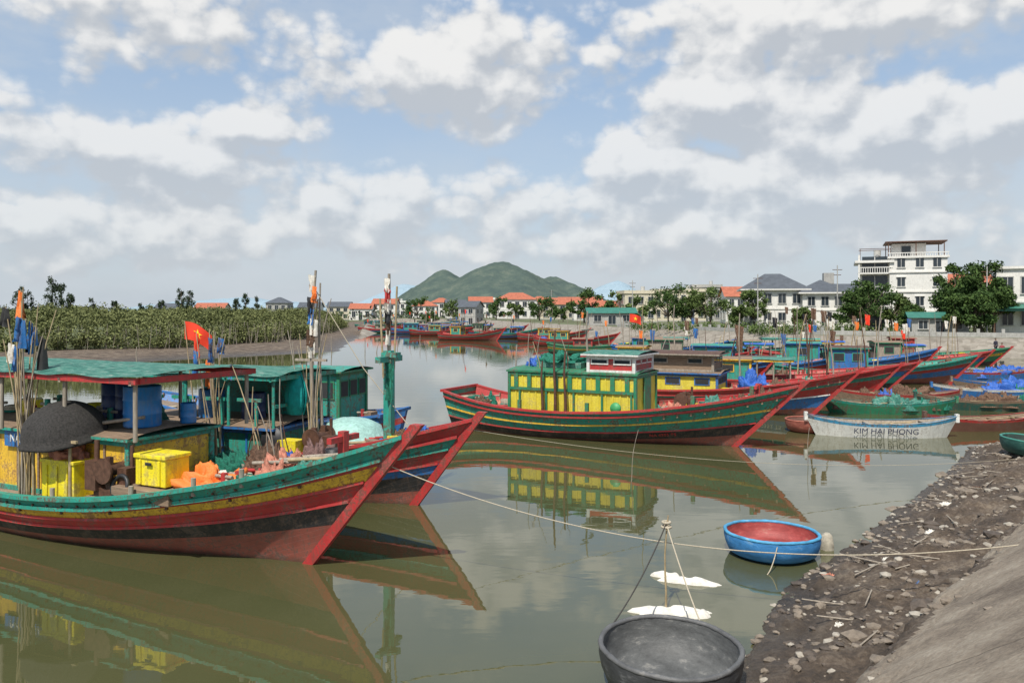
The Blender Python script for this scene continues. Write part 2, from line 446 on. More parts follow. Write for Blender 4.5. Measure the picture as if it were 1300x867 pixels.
b=MB(); b.lump((5.85,-1.18,dz(5.9)+.8),(.85,.6,.28),pinkc,4,.5,3,True); b.build('cloth_heap',A.e)
b=MB(); b.box((8.1,-.95,dz(8.1)+.1),(1.5,.95,.24),wood)
b.box((8.15,-.95,dz(8.1)+.5),(.78,.55,.5),coolery); b.box((8.15,-.95,dz(8.1)+.79),(.84,.61,.08),coolery)
for k in(-.25,.25): b.box((8.15+k,-1.24,dz(8.1)+.5),(.05,.03,.46),coolery)
b.box((8.15,-1.265,dz(8.1)+.66),(.16,.03,.06),rubber)
b.build('ice_box',A.e,bevel=.02)
winch(A,7.15,-1.1,dz(7.1)+.1)
b=MB(); b.box((7.15,-1.1,dz(7.1)+.02),(1.0,.7,.14),wood); b.box((6.8,-1.3,dz(7)+.5),(.3,.3,.55),steel); b.cyl((6.8,-1.3,dz(7)+.75),(6.8,-1.3,dz(7)+1.15),.05,steel); b.torus((7.5,-1.35,dz(7.4)+.3),.2,.04,rubber,Matrix.Rotation(1.3,3,'X')); b.build('engine_parts',A.e)
b=MB(); pr=[]
for i in range(9):
    a=i/8*math.pi/2; pr.append((.74*math.sin(a)+.001,.72*math.cos(a)))
b.lathe((5.75,-1.2,2.12),pr+[(.79,0),(.79,-.06),(.72,-.06)],simple('tarred_basket',(.06,.055,.05),.75,.7,26,1,.04),36,Matrix.Rotation(.15,3,'X'),.14)
for x,y in((5.2,-.95),(6.3,-.95),(5.2,-1.5),(6.3,-1.5)): b.cyl((x,y,.8),(x,y,2.14),.03,bamboo)
b.box((5.75,-1.5,2.11),(1.5,.05,.05),bamboo); b.box((5.75,-.95,2.11),(1.5,.05,.05),bamboo)
b.build('basket_on_frame',A.e)
pole_bundle(A,(4.95,-1.45,.8),18,4.3,.22,lean=.6)
b=MB(); b.box((4.45,-1.06,1.95),(1.7,.04,.34),pblue); b.build('name_board',A.e)
text('NA 91887 TS',.24,white,(4.45,-1.085,1.95),(R(90),0,0),A.e,sx=1.0)
b=MB(); b.lump((8.95,-.55,dz(8.9)),(1.7,1.0,.3),orange,2,.6,2.5,True); b.build('orange_tarp_heap',A.e)
b=MB()
b.lump((9.6,.5,dz(9.6)),(1.3,.9,.42),bnet,5,.6,3,True); b.lump((10.4,.0,dz(10.4)),(.9,.6,.3),pinkc,6,.6,3,True); b.lump((10.7,.5,dz(10.4)),(.8,.6,.36),simple('mauve_net',(.34,.20,.18),.9,.6,18,1,.05),8,.6,3,True)
b.lump((8.3,.75,dz(8.3)),(1.6,1.0,.4),gnet,9,.5,3,True); b.build('net_heaps',A.e)
clutter(A,8.6,11.4,1.2,34,seed=3,big=.75); clutter(A,.8,7,1.5,10,seed=5,zf=None,name='side_deck_gear')
clutter(A,1,6.8,.8,16,seed=15,zf=2.28,name='cabin_top_gear')
b=MB()
b.box((11.6,0,dz(11.6)+.25),(.14,.14,.6),pred); b.box((11.6,0,dz(11.6)+.42),(.1,.8,.1),pred)
for x in(2,4,6,8,9.3,10.2):
    for sy in(-1,1): b.cyl((x,sy*(A.hb(x/13)-.1),A.sheer(x/13)-.1),(x,sy*(A.hb(x/13)-.1),A.sheer(x/13)+.22),.045,gwood,n=8)
for k in range(9): pole(b,(9.0+k*.12,.3+.1*(k%3),dz(9.2)),random.uniform(1.0,3.0),.018,random.choice([bamboo,gwood,steel]),(random.uniform(-.6,.6),random.uniform(-.2,.2)))
b.build('bollards_and_sticks',A.e)
b=MB()
for k in range(26):
    s_=.12+k*.032; p=A.pt(s_,.92,-1); b.box((p.x,p.y-.012,p.z),(.035,.04,.035),steel)
    if k%3==0:
        p=A.pt(s_,.82,-1); b.box((p.x,p.y-.012,p.z),(.05,.035,.05),steel)
b.build('hull_bolts',A.e)
# ---- Boat B
bandsB=[(1,.86,red),(.86,.74,turq),(.74,.6,red),(.6,.5,blue),(.5,.33,blk),(.33,0,rust)]
B=make_boat((-.8,18.4),-20,12.2,3.4,.95,2.1,1.3,1.65,bandsB,pred,pred,rails=((.86,.05,.07,pred),(.74,.035,.05,pturq),(.6,.03,.05,pred)),bul=.2)
deckhouse(B,3.0,7.3,2.1,.85,1.75,pturq,pblue,wood,win=0,battens=5,frontwin=False,battenmat=pblue)
canopy(B,3.4,7.6,2.6,1.75,3.0,pturq,gtarp,pturq,n=4,name='awning_roof')
b=MB()
for x in(3.7,4.7,5.7,6.7): b.box((x,-1.1,2.45),(.7,.05,.08),pturq); b.box((x+.2,-1.1,2.1),(.08,.05,.7),pturq)
b.box((5.5,.9,2.3),(3.8,.05,1.0),pturq)
b.box((7.35,0,2.3),(.05,2.0,.08),pturq); drum(b,(6.2,-.3,1.85),.3,.7,dbarrel); drum(b,(4.9,-.3,1.85),.33,.75,barrel)
b.build('cabin_frame',B.e)
b=MB(); pole(b,(7.9,-.3,1.1),4.5,.06,gwood,(.12,0)); pole(b,(8.05,-.1,1.1),4.2,.045,gwood,(-.1,.1)); pole(b,(7.75,-.1,1.1),3.8,.04,bamboo,(.2,0))
for k in range(9): pole(b,(7.9+random.uniform(-.2,.2),-.25+random.uniform(-.1,.1),1.1),random.uniform(2.6,4.1),.02,random.choice([bamboo,gwood]),(random.uniform(-.8,.5),.1))
for k in range(7): rag(b,(7.95+.06*math.sin(k*2),-.34,5.5-k*.27),.2,.4,[foam,orange,rubber,pblue,foam,bnet,foam][k],k)
b.box((7.9,-.3,3.4),(.9,.06,.06),gwood); b.tube([(7.9,-.3,5.3),(9.2,0,3.2),(10.4,0,1.9)],.012,ropem)
b.build('mast_with_gear',B.e)
b=MB(); b.grid(lambda u,v:(7.5+.27*math.cos(6.28*u)*(.35+.65*math.sin(2.6*v))*(1+.15*math.sin(37*u)),-.35+.2*math.sin(6.28*u)*(.35+.65*math.sin(2.6*v)),3.15-1.1*v),30,12,teal); b.build('hanging_teal_net',B.e)
b=MB()
b.box((9.9,0,2.5),(.2,.2,2.3),pturq); b.box((9.9,0,3.45),(.14,1.1,.14),pturq); b.box((9.95,0,3.55),(.4,.26,.12),pturq)
b.cyl((9.9,0,3.6),(9.9,0,5.5),.05,gwood,r2=.035); b.cyl((9.98,.1,3.2),(10.05,.12,5.2),.025,bamboo); b.cyl((9.8,-.1,3.0),(9.72,-.12,4.9),.025,bamboo)
for k in range(6): rag(b,(9.92,-.1,5.4-k*.25),.15,.34,[foam,pred,foam,rubber,bnet,foam][k],k+9)
rag(b,(10.0,-.15,3.4),.25,.9,gnet,3)
b.build('bow_mast',B.e)
pole_bundle(B,(5.9,-1.4,.9),11,3.3,.2,lean=.5)
b=MB(); t=pole(b,(5.3,-1.35,1.0),3.35,.022,bamboo,(-.35,0)); flag_cloth(b,t,.66,.44,flagred,R(20),True,.6); b.build('national_flag',B.e)
b=MB()
b.lathe((8.6,.55,1.5),[(.001,.38),(.4,.36),(.68,.24),(.78,0),(.82,0),(.82,-.06),(.76,-.06)],simple('pale_basket',(.34,.56,.50),.6,.35,12,.6),30,Matrix.Rotation(.1,3,'Y'),.08); b.build('upturned_coracle_on_deck',B.e)
clutter(B,8,10.9,1.1,34,seed=8,big=.8); winch(B,8.4,-.7,B.dz(8.4)); clutter(B,.5,7,1.5,12,seed=9,name='side_gear')
b=MB(); b.box((7.9,-1.1,B.dz(8)+.3),(.5,.4,.45),coolery); b.lathe((7.4,-1.15,1.55),[(.001,-.05),(.3,-.05),(.32,0),(.3,.05),(.001,.05)],rubber,18,Matrix.Rotation(R(80),3,'X')); b.build('fender_and_box',B.e)
# ---- Boat C (behind)
bandsC=[(1,.85,blue),(.85,.72,red),(.72,.5,blue),(.5,.35,blk),(.35,0,rust)]
C=make_boat((-15.2,30.2),163,11.5,3.2,.95,1.9,1.2,1.6,bandsC,pblue,pred,bul=.3)
deckhouse(C,1.3,3.3,1.9,.85,2.55,pturq,pgreen,pturq,win=2,name='wheelhouse')
canopy(C,3.5,7.5,2.4,.8,2.3,pturq,gtarp,pblue,n=3); clutter(C,.5,9,1.1,14,seed=12)
# ---- Boat D (centre)
bandsD=[(1,.9,turq),(.9,.86,red),(.86,.72,turq),(.72,.68,yel),(.68,.52,turq),(.52,.36,blk),(.36,0,rust)]
D=make_boat((9.5,26.1),-27.4,12.8,3.7,1.0,2.15,1.5,2.2,bandsD,pred,pred,rails=((.9,.05,.06,pred),(.7,.035,.05,pyel),(.52,.03,.05,pred)),bul=.35,inner=pred)
deckhouse(D,2.6,7.5,2.3,.8,2.35,dyel,pgreen,pgreen,win=0,battens=17,overhang=.1,frontwin=False,battenmat=dyel,name='yellow_cabin')
b=MB()
for sy in(-1,1):
    b.box((5.05,sy*1.2,1.75),(4.8,.05,.1),pgreen)
    for i in range(9): b.box((2.9+i*.54,sy*1.205,2.05),(.16,.05,.5),pgreen)
    for i in range(5): b.box((3.05+i*1.08,sy*1.21,1.25),(.07,.05,.85),pgreen)
b.box((7.56,0,1.6),(.05,.7,1.3),pgreen)
b.build('cabin_battens',D.e)
deckhouse(D,5.7,7.4,2.0,2.42,3.02,pred,white,gtarp,win=2,name='wheelhouse',overhang=.22,winmat=glassm)
b=MB()
for x,h in((4.6,3.1),(5.0,2.4),(4.1,2.0)): pole(b,(x,-1.5,.8),h,.06,steel,(0,0))
pole(b,(5.2,.1,2.4),2.2,.05,gwood); pole(b,(2.2,.2,.9),2.4,.04,gwood); b.box((5.2,.1,3.9),(.05,1.2,.05),gwood)
for k in range(6): pole(b,(3.5+random.uniform(-1,1.5),random.uniform(-.8,.8),2.4),random.uniform(.8,1.9),.02,random.choice([bamboo,gwood,steel]),(random.uniform(-.5,.5),0))
b.box((4.3,.1,2.6),(1.8,1.2,.2),gtarp); b.lump((4.2,.1,2.7),(1.9,1.5,.25),gnet,3,.6,3,True)
b.lump((3.2,.2,2.45),(1.0,1.0,.25),btarp,5,.6,3,True)
pole(b,(7.2,.6,3.1),1.9,.02,bamboo); b.build('masts_and_roof_gear',D.e)
b=MB()
for x in(3.2,5.9,9.5,11.3): b.box((x,-D.hb(x/12.8)+.2,D.sheer(x/12.8)+.1),(.12,.12,.5),pgreen)
b.box((11.4,0,D.dz(11.4)+.3),(.14,.14,.8),pred); b.box((11.4,0,D.dz(11.4)+.6),(.1,1.0,.1),pred)
b.build('bollards',D.e)
b=MB(); b.lathe((6.9,-1.5,1.25),[(.001,-.07),(.18,-.07),(.2,0),(.18,.07),(.001,.07)],simple('green_plastic',(.05,.3,.1),.5),18,Matrix.Rotation(R(85),3,'X')); b.build('round_fender',D.e)
clutter(D,8,11.6,1.2,22,seed=20); clutter(D,.3,2.4,1.2,14,seed=21,name='stern_gear'); winch(D,8.8,.2,D.dz(8.8))
def hulltext(Bt,body,s_,t,size,mat,side=-1):
    p=Bt.pt(s_,t,side); q=Bt.pt(s_+.03,t,side); u=Bt.pt(s_,t+.06,side)
    X=(q-p).normalized(); Z=(u-p).normalized(); Nn=X.cross(Z).normalized(); Z=Nn.cross(X)
    M=Matrix((X,Z,Nn)).transposed().to_4x4(); M.translation=p+Nn*.05
    o=text(body,size,mat,(0,0,0),(0,0,0),Bt.e,ext=.01); o.matrix_local=M
hulltext(D,'NA 4205 TS',.74,.46,.18,pred)
# ---- Boat E & right group
bandsE=[(1,.86,red),(.86,.78,turq),(.78,.6,red),(.6,.36,blue),(.36,0,rust)]
E=make_boat((14.9,34.2),-25,13,3.7,1.0,2.0,1.4,2.0,bandsE,pred,pred,rails=((.86,.04,.06,pred),(.6,.04,.05,white)),bul=.35)
deckhouse(E,3.2,7.2,2.2,.8,1.75,dyel,pblue,wood,win=3); deckhouse(E,3.8,7.0,2.0,1.85,2.6,wood,gwood,steel,win=2,name='wheelhouse',winmat=glassm,overhang=.35)
hulltext(E,'NA 90352 TS',.78,.5,.26,white); clutter(E,7.5,11.5,1.2,16,seed=31)
b=MB(); b.lump((8.6,0,1.0),(1.3,1.2,.6),btarp,2,.6,2.5,True); pole(b,(8,0,1),3.5,.05,gwood); pole(b,(5,0,2.5),2.4,.04,gwood); rag(b,(8,0,4),.4,1.2,bnet,2); b.build('mast_and_tarp',E.e)
pal=[
 ([(1,.85,red),(.85,.7,turq),(.7,.45,red),(.45,0,rust)],pred,pred,pturq,pyel),
 ([(1,.85,turq),(.85,.7,red),(.7,.5,blue),(.5,0,rust)],pturq,pred,pblue,pturq),
 ([(1,.8,blue),(.8,.65,red),(.65,.4,blue),(.4,0,rust)],pblue,pred,pturq,pblue),
 ([(1,.8,red),(.8,.65,blue),(.65,.45,turq),(.45,0,blk)],pred,pred,gwood,pgreen),
 ([(1,.85,green),(.85,.7,yel),(.7,.45,green),(.45,0,blk)],pgreen,pred,wood,pred)]
def generic(x,y,yaw,L,k,seed,cab=True,det=0,zb=None):
    p=pal[k%5]; rnd=random.Random(seed)
    g=make_boat((x,y),yaw,L,L*.28,.85,zb or rnd.uniform(1.5,2.0),1.2,L*.14,p[0],p[1],p[2],rails=((.85,.05,.07,p[1]),),bul=.3,detail=det)
    if cab:
        c0=L*rnd.uniform(.12,.3); cl=L*rnd.uniform(.13,.24)
        deckhouse(g,c0,c0+cl,L*rnd.uniform(.13,.17),.65,rnd.uniform(1.6,2.25),p[3],p[4],rnd.choice([gtarp,steel,wood,p[3],steel,wood]),win=rnd.choice([1,2,3]))
        if rnd.random()<.6: canopy(g,c0+cl+.2,c0+cl*1.8+.3,L*.17,.7,1.9,gwood,rnd.choice([gtarp,btarp,gwood]),p[4],n=3,tarp=True)
    clutter(g,L*.08,L*.88,L*.1,20,seed=seed)
    b=MB()
    for i in range(rnd.randint(5,10)):
        px=L*rnd.uniform(.12,.85); t=pole(b,(px,rnd.uniform(-.6,.6),.7),rnd.uniform(1.8,4.3),rnd.choice([.02,.03,.05]),rnd.choice([gwood,bamboo,steel]),(rnd.uniform(-.5,.5),0))
        if rnd.random()<.3: rag(b,t,.3,.6,rnd.choice([flagred,orange,pblue,rubber,bnet,foam]),i)
    b.build('masts',g.e); return g
Gs=[(20.5,42,-18,12,0),(23.5,46,-15,12.5,3),(22.5,51.5,-20,12,2),(29.3,50,-12,12.5,1),(30,56,-16,12,2),(36.5,60.5,-10,12,3),(33,66,-20,12,0),(42,67,-14,12,4),(26,62,-14,12,1),(20,66,-12,12,3),(17,57,-20,12,0),(15.5,47,-18,11.5,2),
 (22,77,-12,12,2),(31,76,-8,12,1),(15,84,-8,11,4),(14,104,-12,11,0)]
for i,(x,y,w_,L,k) in enumerate(Gs): generic(x,y,w_,L,k,50+i,det=1 if y<60 else 0)
far=[(12,122,-8,11,0),(5,133,0,11,1),(-1,124,-20,11,0),(3,150,-5,12,3),(-7,150,4,12,0),(-12,158,-4,12,2),(-20,168,5,12,3),(-4,172,-4,13,0),(-11,185,5,12,2),(-22,190,0,12,0),(-28,205,3,12,1),(-16,214,0,12,3),(-30,225,0,12,2),(-6,200,0,12,1)]
for i,(x,y,w_,L,k) in enumerate(far): generic(x,y,w_,L,k,150+i)
b=MB(); t=pole(b,(0,0,0),4.4,.03,gwood); flag_cloth(b,(t[0],t[1],t[2]),.9,.6,flagred,R(10),True,.3); b.build('national_flag',loc=(8.7,59,.0))
# ---- sampans
def sampan(x,y,yaw,L,w,h,mout,mstripe,min_,name='sampan',tx=None,tarp=None,txm=None):
    e=empty(name,(x,y,0),R(yaw)); b=MB(); NS=22
    def hb(s): return w/2*(1-abs(2*s-1)**2.6)*.98+.03
    def sh(s): return h+.28*abs(2*s-1)**2.4
    def P(s,t,side,ins=0):
        z=-.15+(sh(s)+.15)*t; xx=(s-.5)*L*(.82+.18*t)
        return (xx,side*max(.01,(hb(s)*(.72+.28*t)-ins)),z)
    for side in(1,-1):
        b.grid(lambda u,v:P(u,v*.84,side),NS,4,mout); b.grid(lambda u,v:P(u,.84+v*.16,side),NS,1,mstripe)
        b.grid(lambda u,v:P(u,.3+v*.69,side,.05),NS,3,min_)
        for i in range(NS):
            p=P(i/NS,1,side);q=P((i+1)/NS,1,side); p2=P(i/NS,1,side,.07); q2=P((i+1)/NS,1,side,.07)
            up=.025
            b.add([(p[0],p[1]+side*.02,p[2]+up),(q[0],q[1]+side*.02,q[2]+up),(q2[0],q2[1],q2[2]+up),(p2[0],p2[1],p2[2]+up)],[(0,1,2,3)],mstripe)
    b.grid(lambda u,v:((u-.5)*L*.87,(2*v-1)*max(.01,hb(u)*.8-.05),.05+.2*abs(2*u-1)**2.4),NS,3,min_)
    for s in(.22,.42,.62,.8): b.box(((s-.5)*L*.95,0,sh(s)-.06),(.16,hb(s)*1.85,.03),min_)
    b.box((-L*.49,0,h+.2),(.12,.16,.3),mout); b.box((L*.49,0,h+.2),(.12,.16,.3),mout)
    b.build('hull',e)
    if tx:
        text(tx,.30,txm or blk,(0,-w/2*.93-.05,h*.50),(R(105),0,0),e,ext=.003)
    c=MB(); rnd=random.Random(int(x*10))
    for k in range(5):
        xx=rnd.uniform(-L*.35,L*.35); c.cyl((xx-.8,rnd.uniform(-.3,.3),h*.9),(xx+.8,rnd.uniform(-.3,.3),h*1.05),.02,bamboo,n=6)
    if tarp:
        c.lump((.4,0,h*.4),(L*.42,w*.85,.42),tarp,x,.6,2.8,True)
        for k in range(5): c.lump((rnd.uniform(-L*.38,L*.38),rnd.uniform(-.2,.2),h*.4),(.7,.5,.35),rnd.choice([bnet,gnet,btarp,bnet,bnet]),k+x,.6,3)
    c.build('gear',e)
    return e
sampan(13.6,29.4,-8,5.4,1.3,.50,white,lblue,gwood,tx='KIM HAI PHONG',txm=simple('dark_lettering',(.02,.03,.08)))
sampan(18.4,31.0,8,5.2,1.25,.42,paint('brown_hull',(.16,.07,.05)),pred,wood)
sampan(17.0,36,-6,6,1.3,.45,pgreen,pturq,wood,tarp=gtarp); sampan(22.2,37.2,-10,6.4,1.3,.45,paint('dark_green_hull',(.02,.09,.07)),wood,wood,tarp=bnet)
sampan(19.0,39.5,-14,6,1.3,.5,wood,pred,wood,tarp=bnet); sampan(25.5,42,-8,6.5,1.4,.5,pblue,white,wood,tarp=btarp)
sampan(28.5,45.5,-8,6.5,1.4,.5,wood,pblue,wood,tarp=btarp); sampan(31,52.5,-5,7,1.6,.6,pblue,pred,wood,tarp=btarp); sampan(25.6,38.8,5,5.5,1.3,.42,pblue,lblue,gwood,tarp=gtarp)
sampan(34,55,-5,7,1.6,.6,pblue,white,wood,tarp=btarp)
# ---- coracles
def coracle(x,y,z,d,h,mout,min_,rim,name='coracle',tilt=(0,0),depth=.05):
    e=empty(name,(x,y,z)); e.rotation_euler=(tilt[0],tilt[1],random.uniform(0,3)); r=d/2; b=MB()
    out=[(.001,0),(.45*r,.01),(.75*r,.06*h/.6),(.9*r,.25*h),(.97*r,.55*h),(r,.8*h),(r*.995,h)]
    inn=[(.945*r,h),(.935*r,.7*h),(.88*r,.38*h),(.76*r,.16*h+depth*.4),(.4*r,depth+.02),(.001,depth)]
    b.lathe((0,0,0),out,mout,64,wob=.035); b.lathe((0,0,0),inn,min_,64,wob=.035); b.build('woven_shell',e)
    c=MB(); vs=[];n=96;k=8
    for i in range(n):
        t=2*math.pi*i/n; w=1+.035*mn.noise(Vector((math.cos(t)*1.5,math.sin(t)*1.5,h)))
        for j in range(k):
            a=2*math.pi*j/k; lash=1.12 if i%4==0 else 1
            q=r*.972*w+.034*lash*math.cos(a); vs.append((q*math.cos(t),q*math.sin(t),h+.03*lash*math.sin(a)+.01*mn.noise(Vector((t*2,1,r)))))
    c.add(vs,[(i*k+j,((i+1)%n)*k+j,((i+1)%n)*k+(j+1)%k,i*k+(j+1)%k) for i in range(n) for j in range(k)],rim,True)
    c.build('rim',e); return e
def weave(name,col,col2,rough=.6):
    m,nt,b_=newmat(name); tc=N(nt,'ShaderNodeTexCoord'); o=tc.outputs['Object']
    n=noise_(nt,mapping(nt,o,(1,1,3)),3.5,9,.72); c=ramp(nt,n,[(.32,sc(col,.7)),(.56,sc(col,1.3)),(.68,col2)])
    nt.links.new(c,b_.inputs['Base Color']); b_.inputs['Roughness'].default_value=rough
    ck=N(nt,'ShaderNodeTexChecker'); ck.inputs['Scale'].default_value=26; nt.links.new(o,ck.inputs['Vector'])
    bump(nt,b_,math_(nt,'ADD',math_(nt,'MULTIPLY',ck.outputs['Fac'],.25),noise_(nt,o,30,4,.7)),.4,.008); return m
coracle(1.95,9.8,-.06,1.74,.56,weave('tarred_weave',(.045,.046,.048),(.17,.17,.17),.45),weave('tarred_weave_inside',(.085,.087,.086),(.26,.25,.23)),weave('grey_rim',(.09,.09,.09),(.24,.23,.21)),tilt=(.03,-.02))
coracle(4.93,15.1,-.05,1.76,.47,weave('blue_weave',(.04,.19,.43),(.24,.38,.48)),weave('maroon_inside',(.27,.05,.045),(.36,.17,.13)),weave('blue_rim',(.06,.26,.44),(.34,.48,.52)),tilt=(-.02,.02),depth=.2)
coracle(11.4,30.6,-.05,1.75,.5,weave('brown_red_weave',(.24,.07,.05),(.34,.18,.12)),weave('brown_inside',(.15,.08,.06),(.25,.13,.1)),weave('red_rim',(.3,.09,.06),(.35,.2,.13)))
coracle(15.6,23.6,.28,2.1,.5,weave('dark_green_weave',(.02,.08,.065),(.1,.18,.15)),weave('dkgreen_inside',(.03,.05,.045),(.1,.13,.11)),weave('green_rim',(.04,.18,.14),(.15,.3,.25)),tilt=(0,-.08))
# ---- floating foam, posts
b=MB()
for (x,y,l,w_,a) in((2.95,13.5,1.05,.2,-.3),(2.68,13.78,.5,.16,-.45),(2.35,12.15,1.05,.26,-.1),(2.75,12.0,.5,.2,.1)):
    def fn(u,v):
        t=2*math.pi*u; q=abs(math.cos(t))**.6*math.copysign(1,math.cos(t))*l/2*v; s_=abs(math.sin(t))**.6*math.copysign(1,math.sin(t))*w_/2*v
        k=1+.5*mn.noise(Vector((q*4,s_*9,x)))
        return (x+math.cos(a)*q*k-math.sin(a)*s_*k,y+math.sin(a)*q*k+math.cos(a)*s_*k,.09-.12*v**4+.05*mn.noise(Vector((q*7,s_*8,2))))
    b.grid(fn,48,8,foam)
b.build('floating_foam')
b=MB(); b.lathe((6.1,15.4,-.1),[(.12,0),(.13,.2),(.1,.38),(.04,.42),(.001,.42)],simple('limestone',(.42,.38,.30),.8,.4,9,.8,.02),14,wob=.3); b.build('mooring_stone')
b=MB()
pole(b,(2.35,12.25,-.3),1.75,.022,bamboo,(.05,.05)); b.torus((2.38,12.28,1.35),.06,.02,ropem); b.torus((2.38,12.28,1.28),.07,.02,ropem)
b.build('mooring_stake')
def sag(a,c,s_,n=24):
    a=Vector(a);c=Vector(c); return [a.lerp(c,i/n)-Vector((0,0,4*s_*(i/n)*(1-i/n))) for i in range(n+1)]
P0=Vector((2.38,12.28,1.33))
b=MB(); b.tube(sag(P0,(1.2,10.15,.5),.12),.011,simple('dark_rope',(.05,.045,.04),.9)); b.tube(sag(P0,(2.5,10.6,.48),.05),.011,ropem); b.build('coracle_tether')
b=MB(); b.tube(sag((-2.25,13.9,1.95),(8.3,10.9,1.6),.85,50),.010,ropem); b.cyl((8.3,10.9,1.3),(8.3,10.9,2.1),.06,gwood); b.build('mooring_rope')
b=MB(); b.tube(sag((-.9,18.45,1.85),(15.0,22.5,.5),.5,40),.006,ropem); b.build('mooring_rope')
b=MB(); b.tube(sag((4.75,14.25,.4),(4.45,13.9,.0),.08),.01,ropem); b.build('coracle_tether')
b=MB()
for x,y,h,l in((3.2,21.5,1.4,.2),(8.9,24,1.1,.05),(-20,80,1.5,.3),(-23,84,1.4,-.2),(-17,92,1.6,.1),(-14,97,1.5,.2),(-19.5,86,1.9,0),(-28,76,1.6,.2),(-33,70,1.5,0),(-12,104,1.5,0),(-15,88,1.3,.4)):
    pole(b,(x,y,-.4),h+.4,.012 if y<60 else .06,gwood,(l,0))
b.build('river_stakes')
# ------------------------------------------------------------------ terrain
river=np.array([(-30,-35),(-1.6,4.0),(2.6,9.6),(4.5,13.2),(6.6,15.6),(9.2,18.8),(12,22.2),(15,26.2),(19,29),(25,33),(37,47),(50,64),(51,77),(41,83),(31,90),(25.6,103),(14,139),(8,160),(-2,194),(-13,258),(-34,292),(-48,285),(-36,230),(-28,165),(-24,120),(-19.5,91),(-30.6,77),(-40,62),(-60,50),(-100,20),(-120,-40)],float)
def inside(px,py,poly):
    c=np.zeros(px.shape,bool); n=len(poly); j=n-1
    for i in range(n):
        xi,yi=poly[i];xj,yj=poly[j]
        cond=((yi>py)!=(yj>py))&(px<(xj-xi)*(py-yi)/(yj-yi+1e-12)+xi)
        c^=cond; j=i
    return c
def pdist(px,py,poly):
    d=np.full(px.shape,1e9); n=len(poly)
    for i in range(n):
        a=poly[i];b_=poly[(i+1)%n]; ab=b_-a; L2=ab@ab
        t=np.clip(((px-a[0])*ab[0]+(py-a[1])*ab[1])/L2,0,1)
        d=np.minimum(d,np.hypot(px-a[0]-t*ab[0],py-a[1]-t*ab[1]))
    return d
def axis(segs):
    out=[]
    for a,b_,st in segs: out.append(np.arange(a,b_,st))
    out.append([segs[-1][1]]); return np.concatenate(out)
xs=axis([(-6000,-400,700),(-400,-80,20),(-80,-4,1.5),(-4,1,.4),(1,20,.09),(20,30,.4),(30,80,1.2),(80,400,20),(400,6001,700)])
ys=axis([(-600,-20,60),(-20,5,1.2),(5,30,.09),(30,45,.5),(45,170,1.5),(170,320,6),(320,1000,60),(1000,9001,1000)])
X,Y=np.meshgrid(xs,ys,indexing='ij'); ins=inside(X,Y,river); d=pdist(X,Y,river)
def smooth(a,b_,x):
    t=np.clip((x-a)/(b_-a),0,1); return t*t*(3-2*t)
q=(X-3.5)*.745-(Y-8.1)*.667   # distance behind revetment toe line
q=q-.010*np.clip(Y-12,0,60)**1.45
edge=.28*np.sin(Y*1.3+X*.4)+.14*np.sin(Y*3.7+1.3)+.09*np.sin(X*5.1-Y*4.3)
de=np.where((Y<40)&(X>-1),np.maximum(0,d+edge*np.clip(d*2,0,1)),d)
mud=np.clip(.02+de*.24,0,.74)
slope=.88+np.clip(q,0,3.1)*.69
hN=np.where(q>0,np.maximum(slope,mud),mud)
left=(X<-14)&(Y>-60)&(X<-.17*Y-3)
hL=np.clip(d*.07,0,.7)
hF=np.clip(d*.36,0,1.8)
wN=1-smooth(40,56,Y)
H=hN*wN+hF*(1-wN)
H=np.where(left,hL,H)
H=np.where((Y<12)&(X<-3)&~left,np.minimum(H,3.0),H)
H=np.where(ins,-np.clip(d*.3,0.0,1.2)-.02,H)
nz=np.zeros_like(H)
ii,jj=np.where((d<9)&(Y<48)&(X>-2)&(X<32)&~(ins&(d>1)))
for i,j in zip(ii,jj):
    p=Vector((X[i,j],Y[i,j],0)); v=mn.noise(p*.9)*.13+mn.noise(p*2.7)*.09+abs(mn.noise(p*6))*.11+abs(mn.noise(p*13))*.05-.05
    if q[i,j]>0.0: v*=max(.16,1-q[i,j]*1.2)
    if ins[i,j]: v*=.7
    nz[i,j]=v
H=H+nz*np.clip(.35+d,0,1)
nx_,ny_=H.shape
verts=np.stack([X,Y,H],-1).reshape(-1,3)
idx=np.arange(nx_*ny_).reshape(nx_,ny_)
quads=np.stack([idx[:-1,:-1],idx[1:,:-1],idx[1:,1:],idx[:-1,1:]],-1).reshape(-1,4)
cm=lambda a:(a[:-1,:-1]+a[1:,1:])/2
cx,cy,cq,cd=cm(X).ravel(),cm(Y).ravel(),cm(q).ravel(),cm(d).ravel()
leftc=(cx<-14)&(cx<-.17*cy-3)
mi=np.full(len(quads),2)            # 0 mud,1 concrete,2 land,3 riprap,4 marsh
mi[(cy<48)&(cd<14)]=0
wobq=cq+.22*np.sin(cy*2.1+cx)+.10*np.sin(cy*7.3-cx*3)
mi[(cy<48)&(wobq>0.1)&~leftc]=1
mi[(cy>=44)&(cd<5.6)&~leftc]=3
mi[leftc]=4; mi[leftc&(cd<14)]=0
me=bpy.data.meshes.new('ground'); me.vertices.add(len(verts)); me.vertices.foreach_set('co',verts.ravel())
me.loops.add(len(quads)*4); me.loops.foreach_set('vertex_index',quads.ravel().astype(np.int32))
me.polygons.add(len(quads)); me.polygons.foreach_set('loop_start',np.arange(0,len(quads)*4,4,dtype=np.int32))
try: me.polygons.foreach_set('loop_total',np.full(len(quads),4,dtype=np.int32))
except Exception: pass
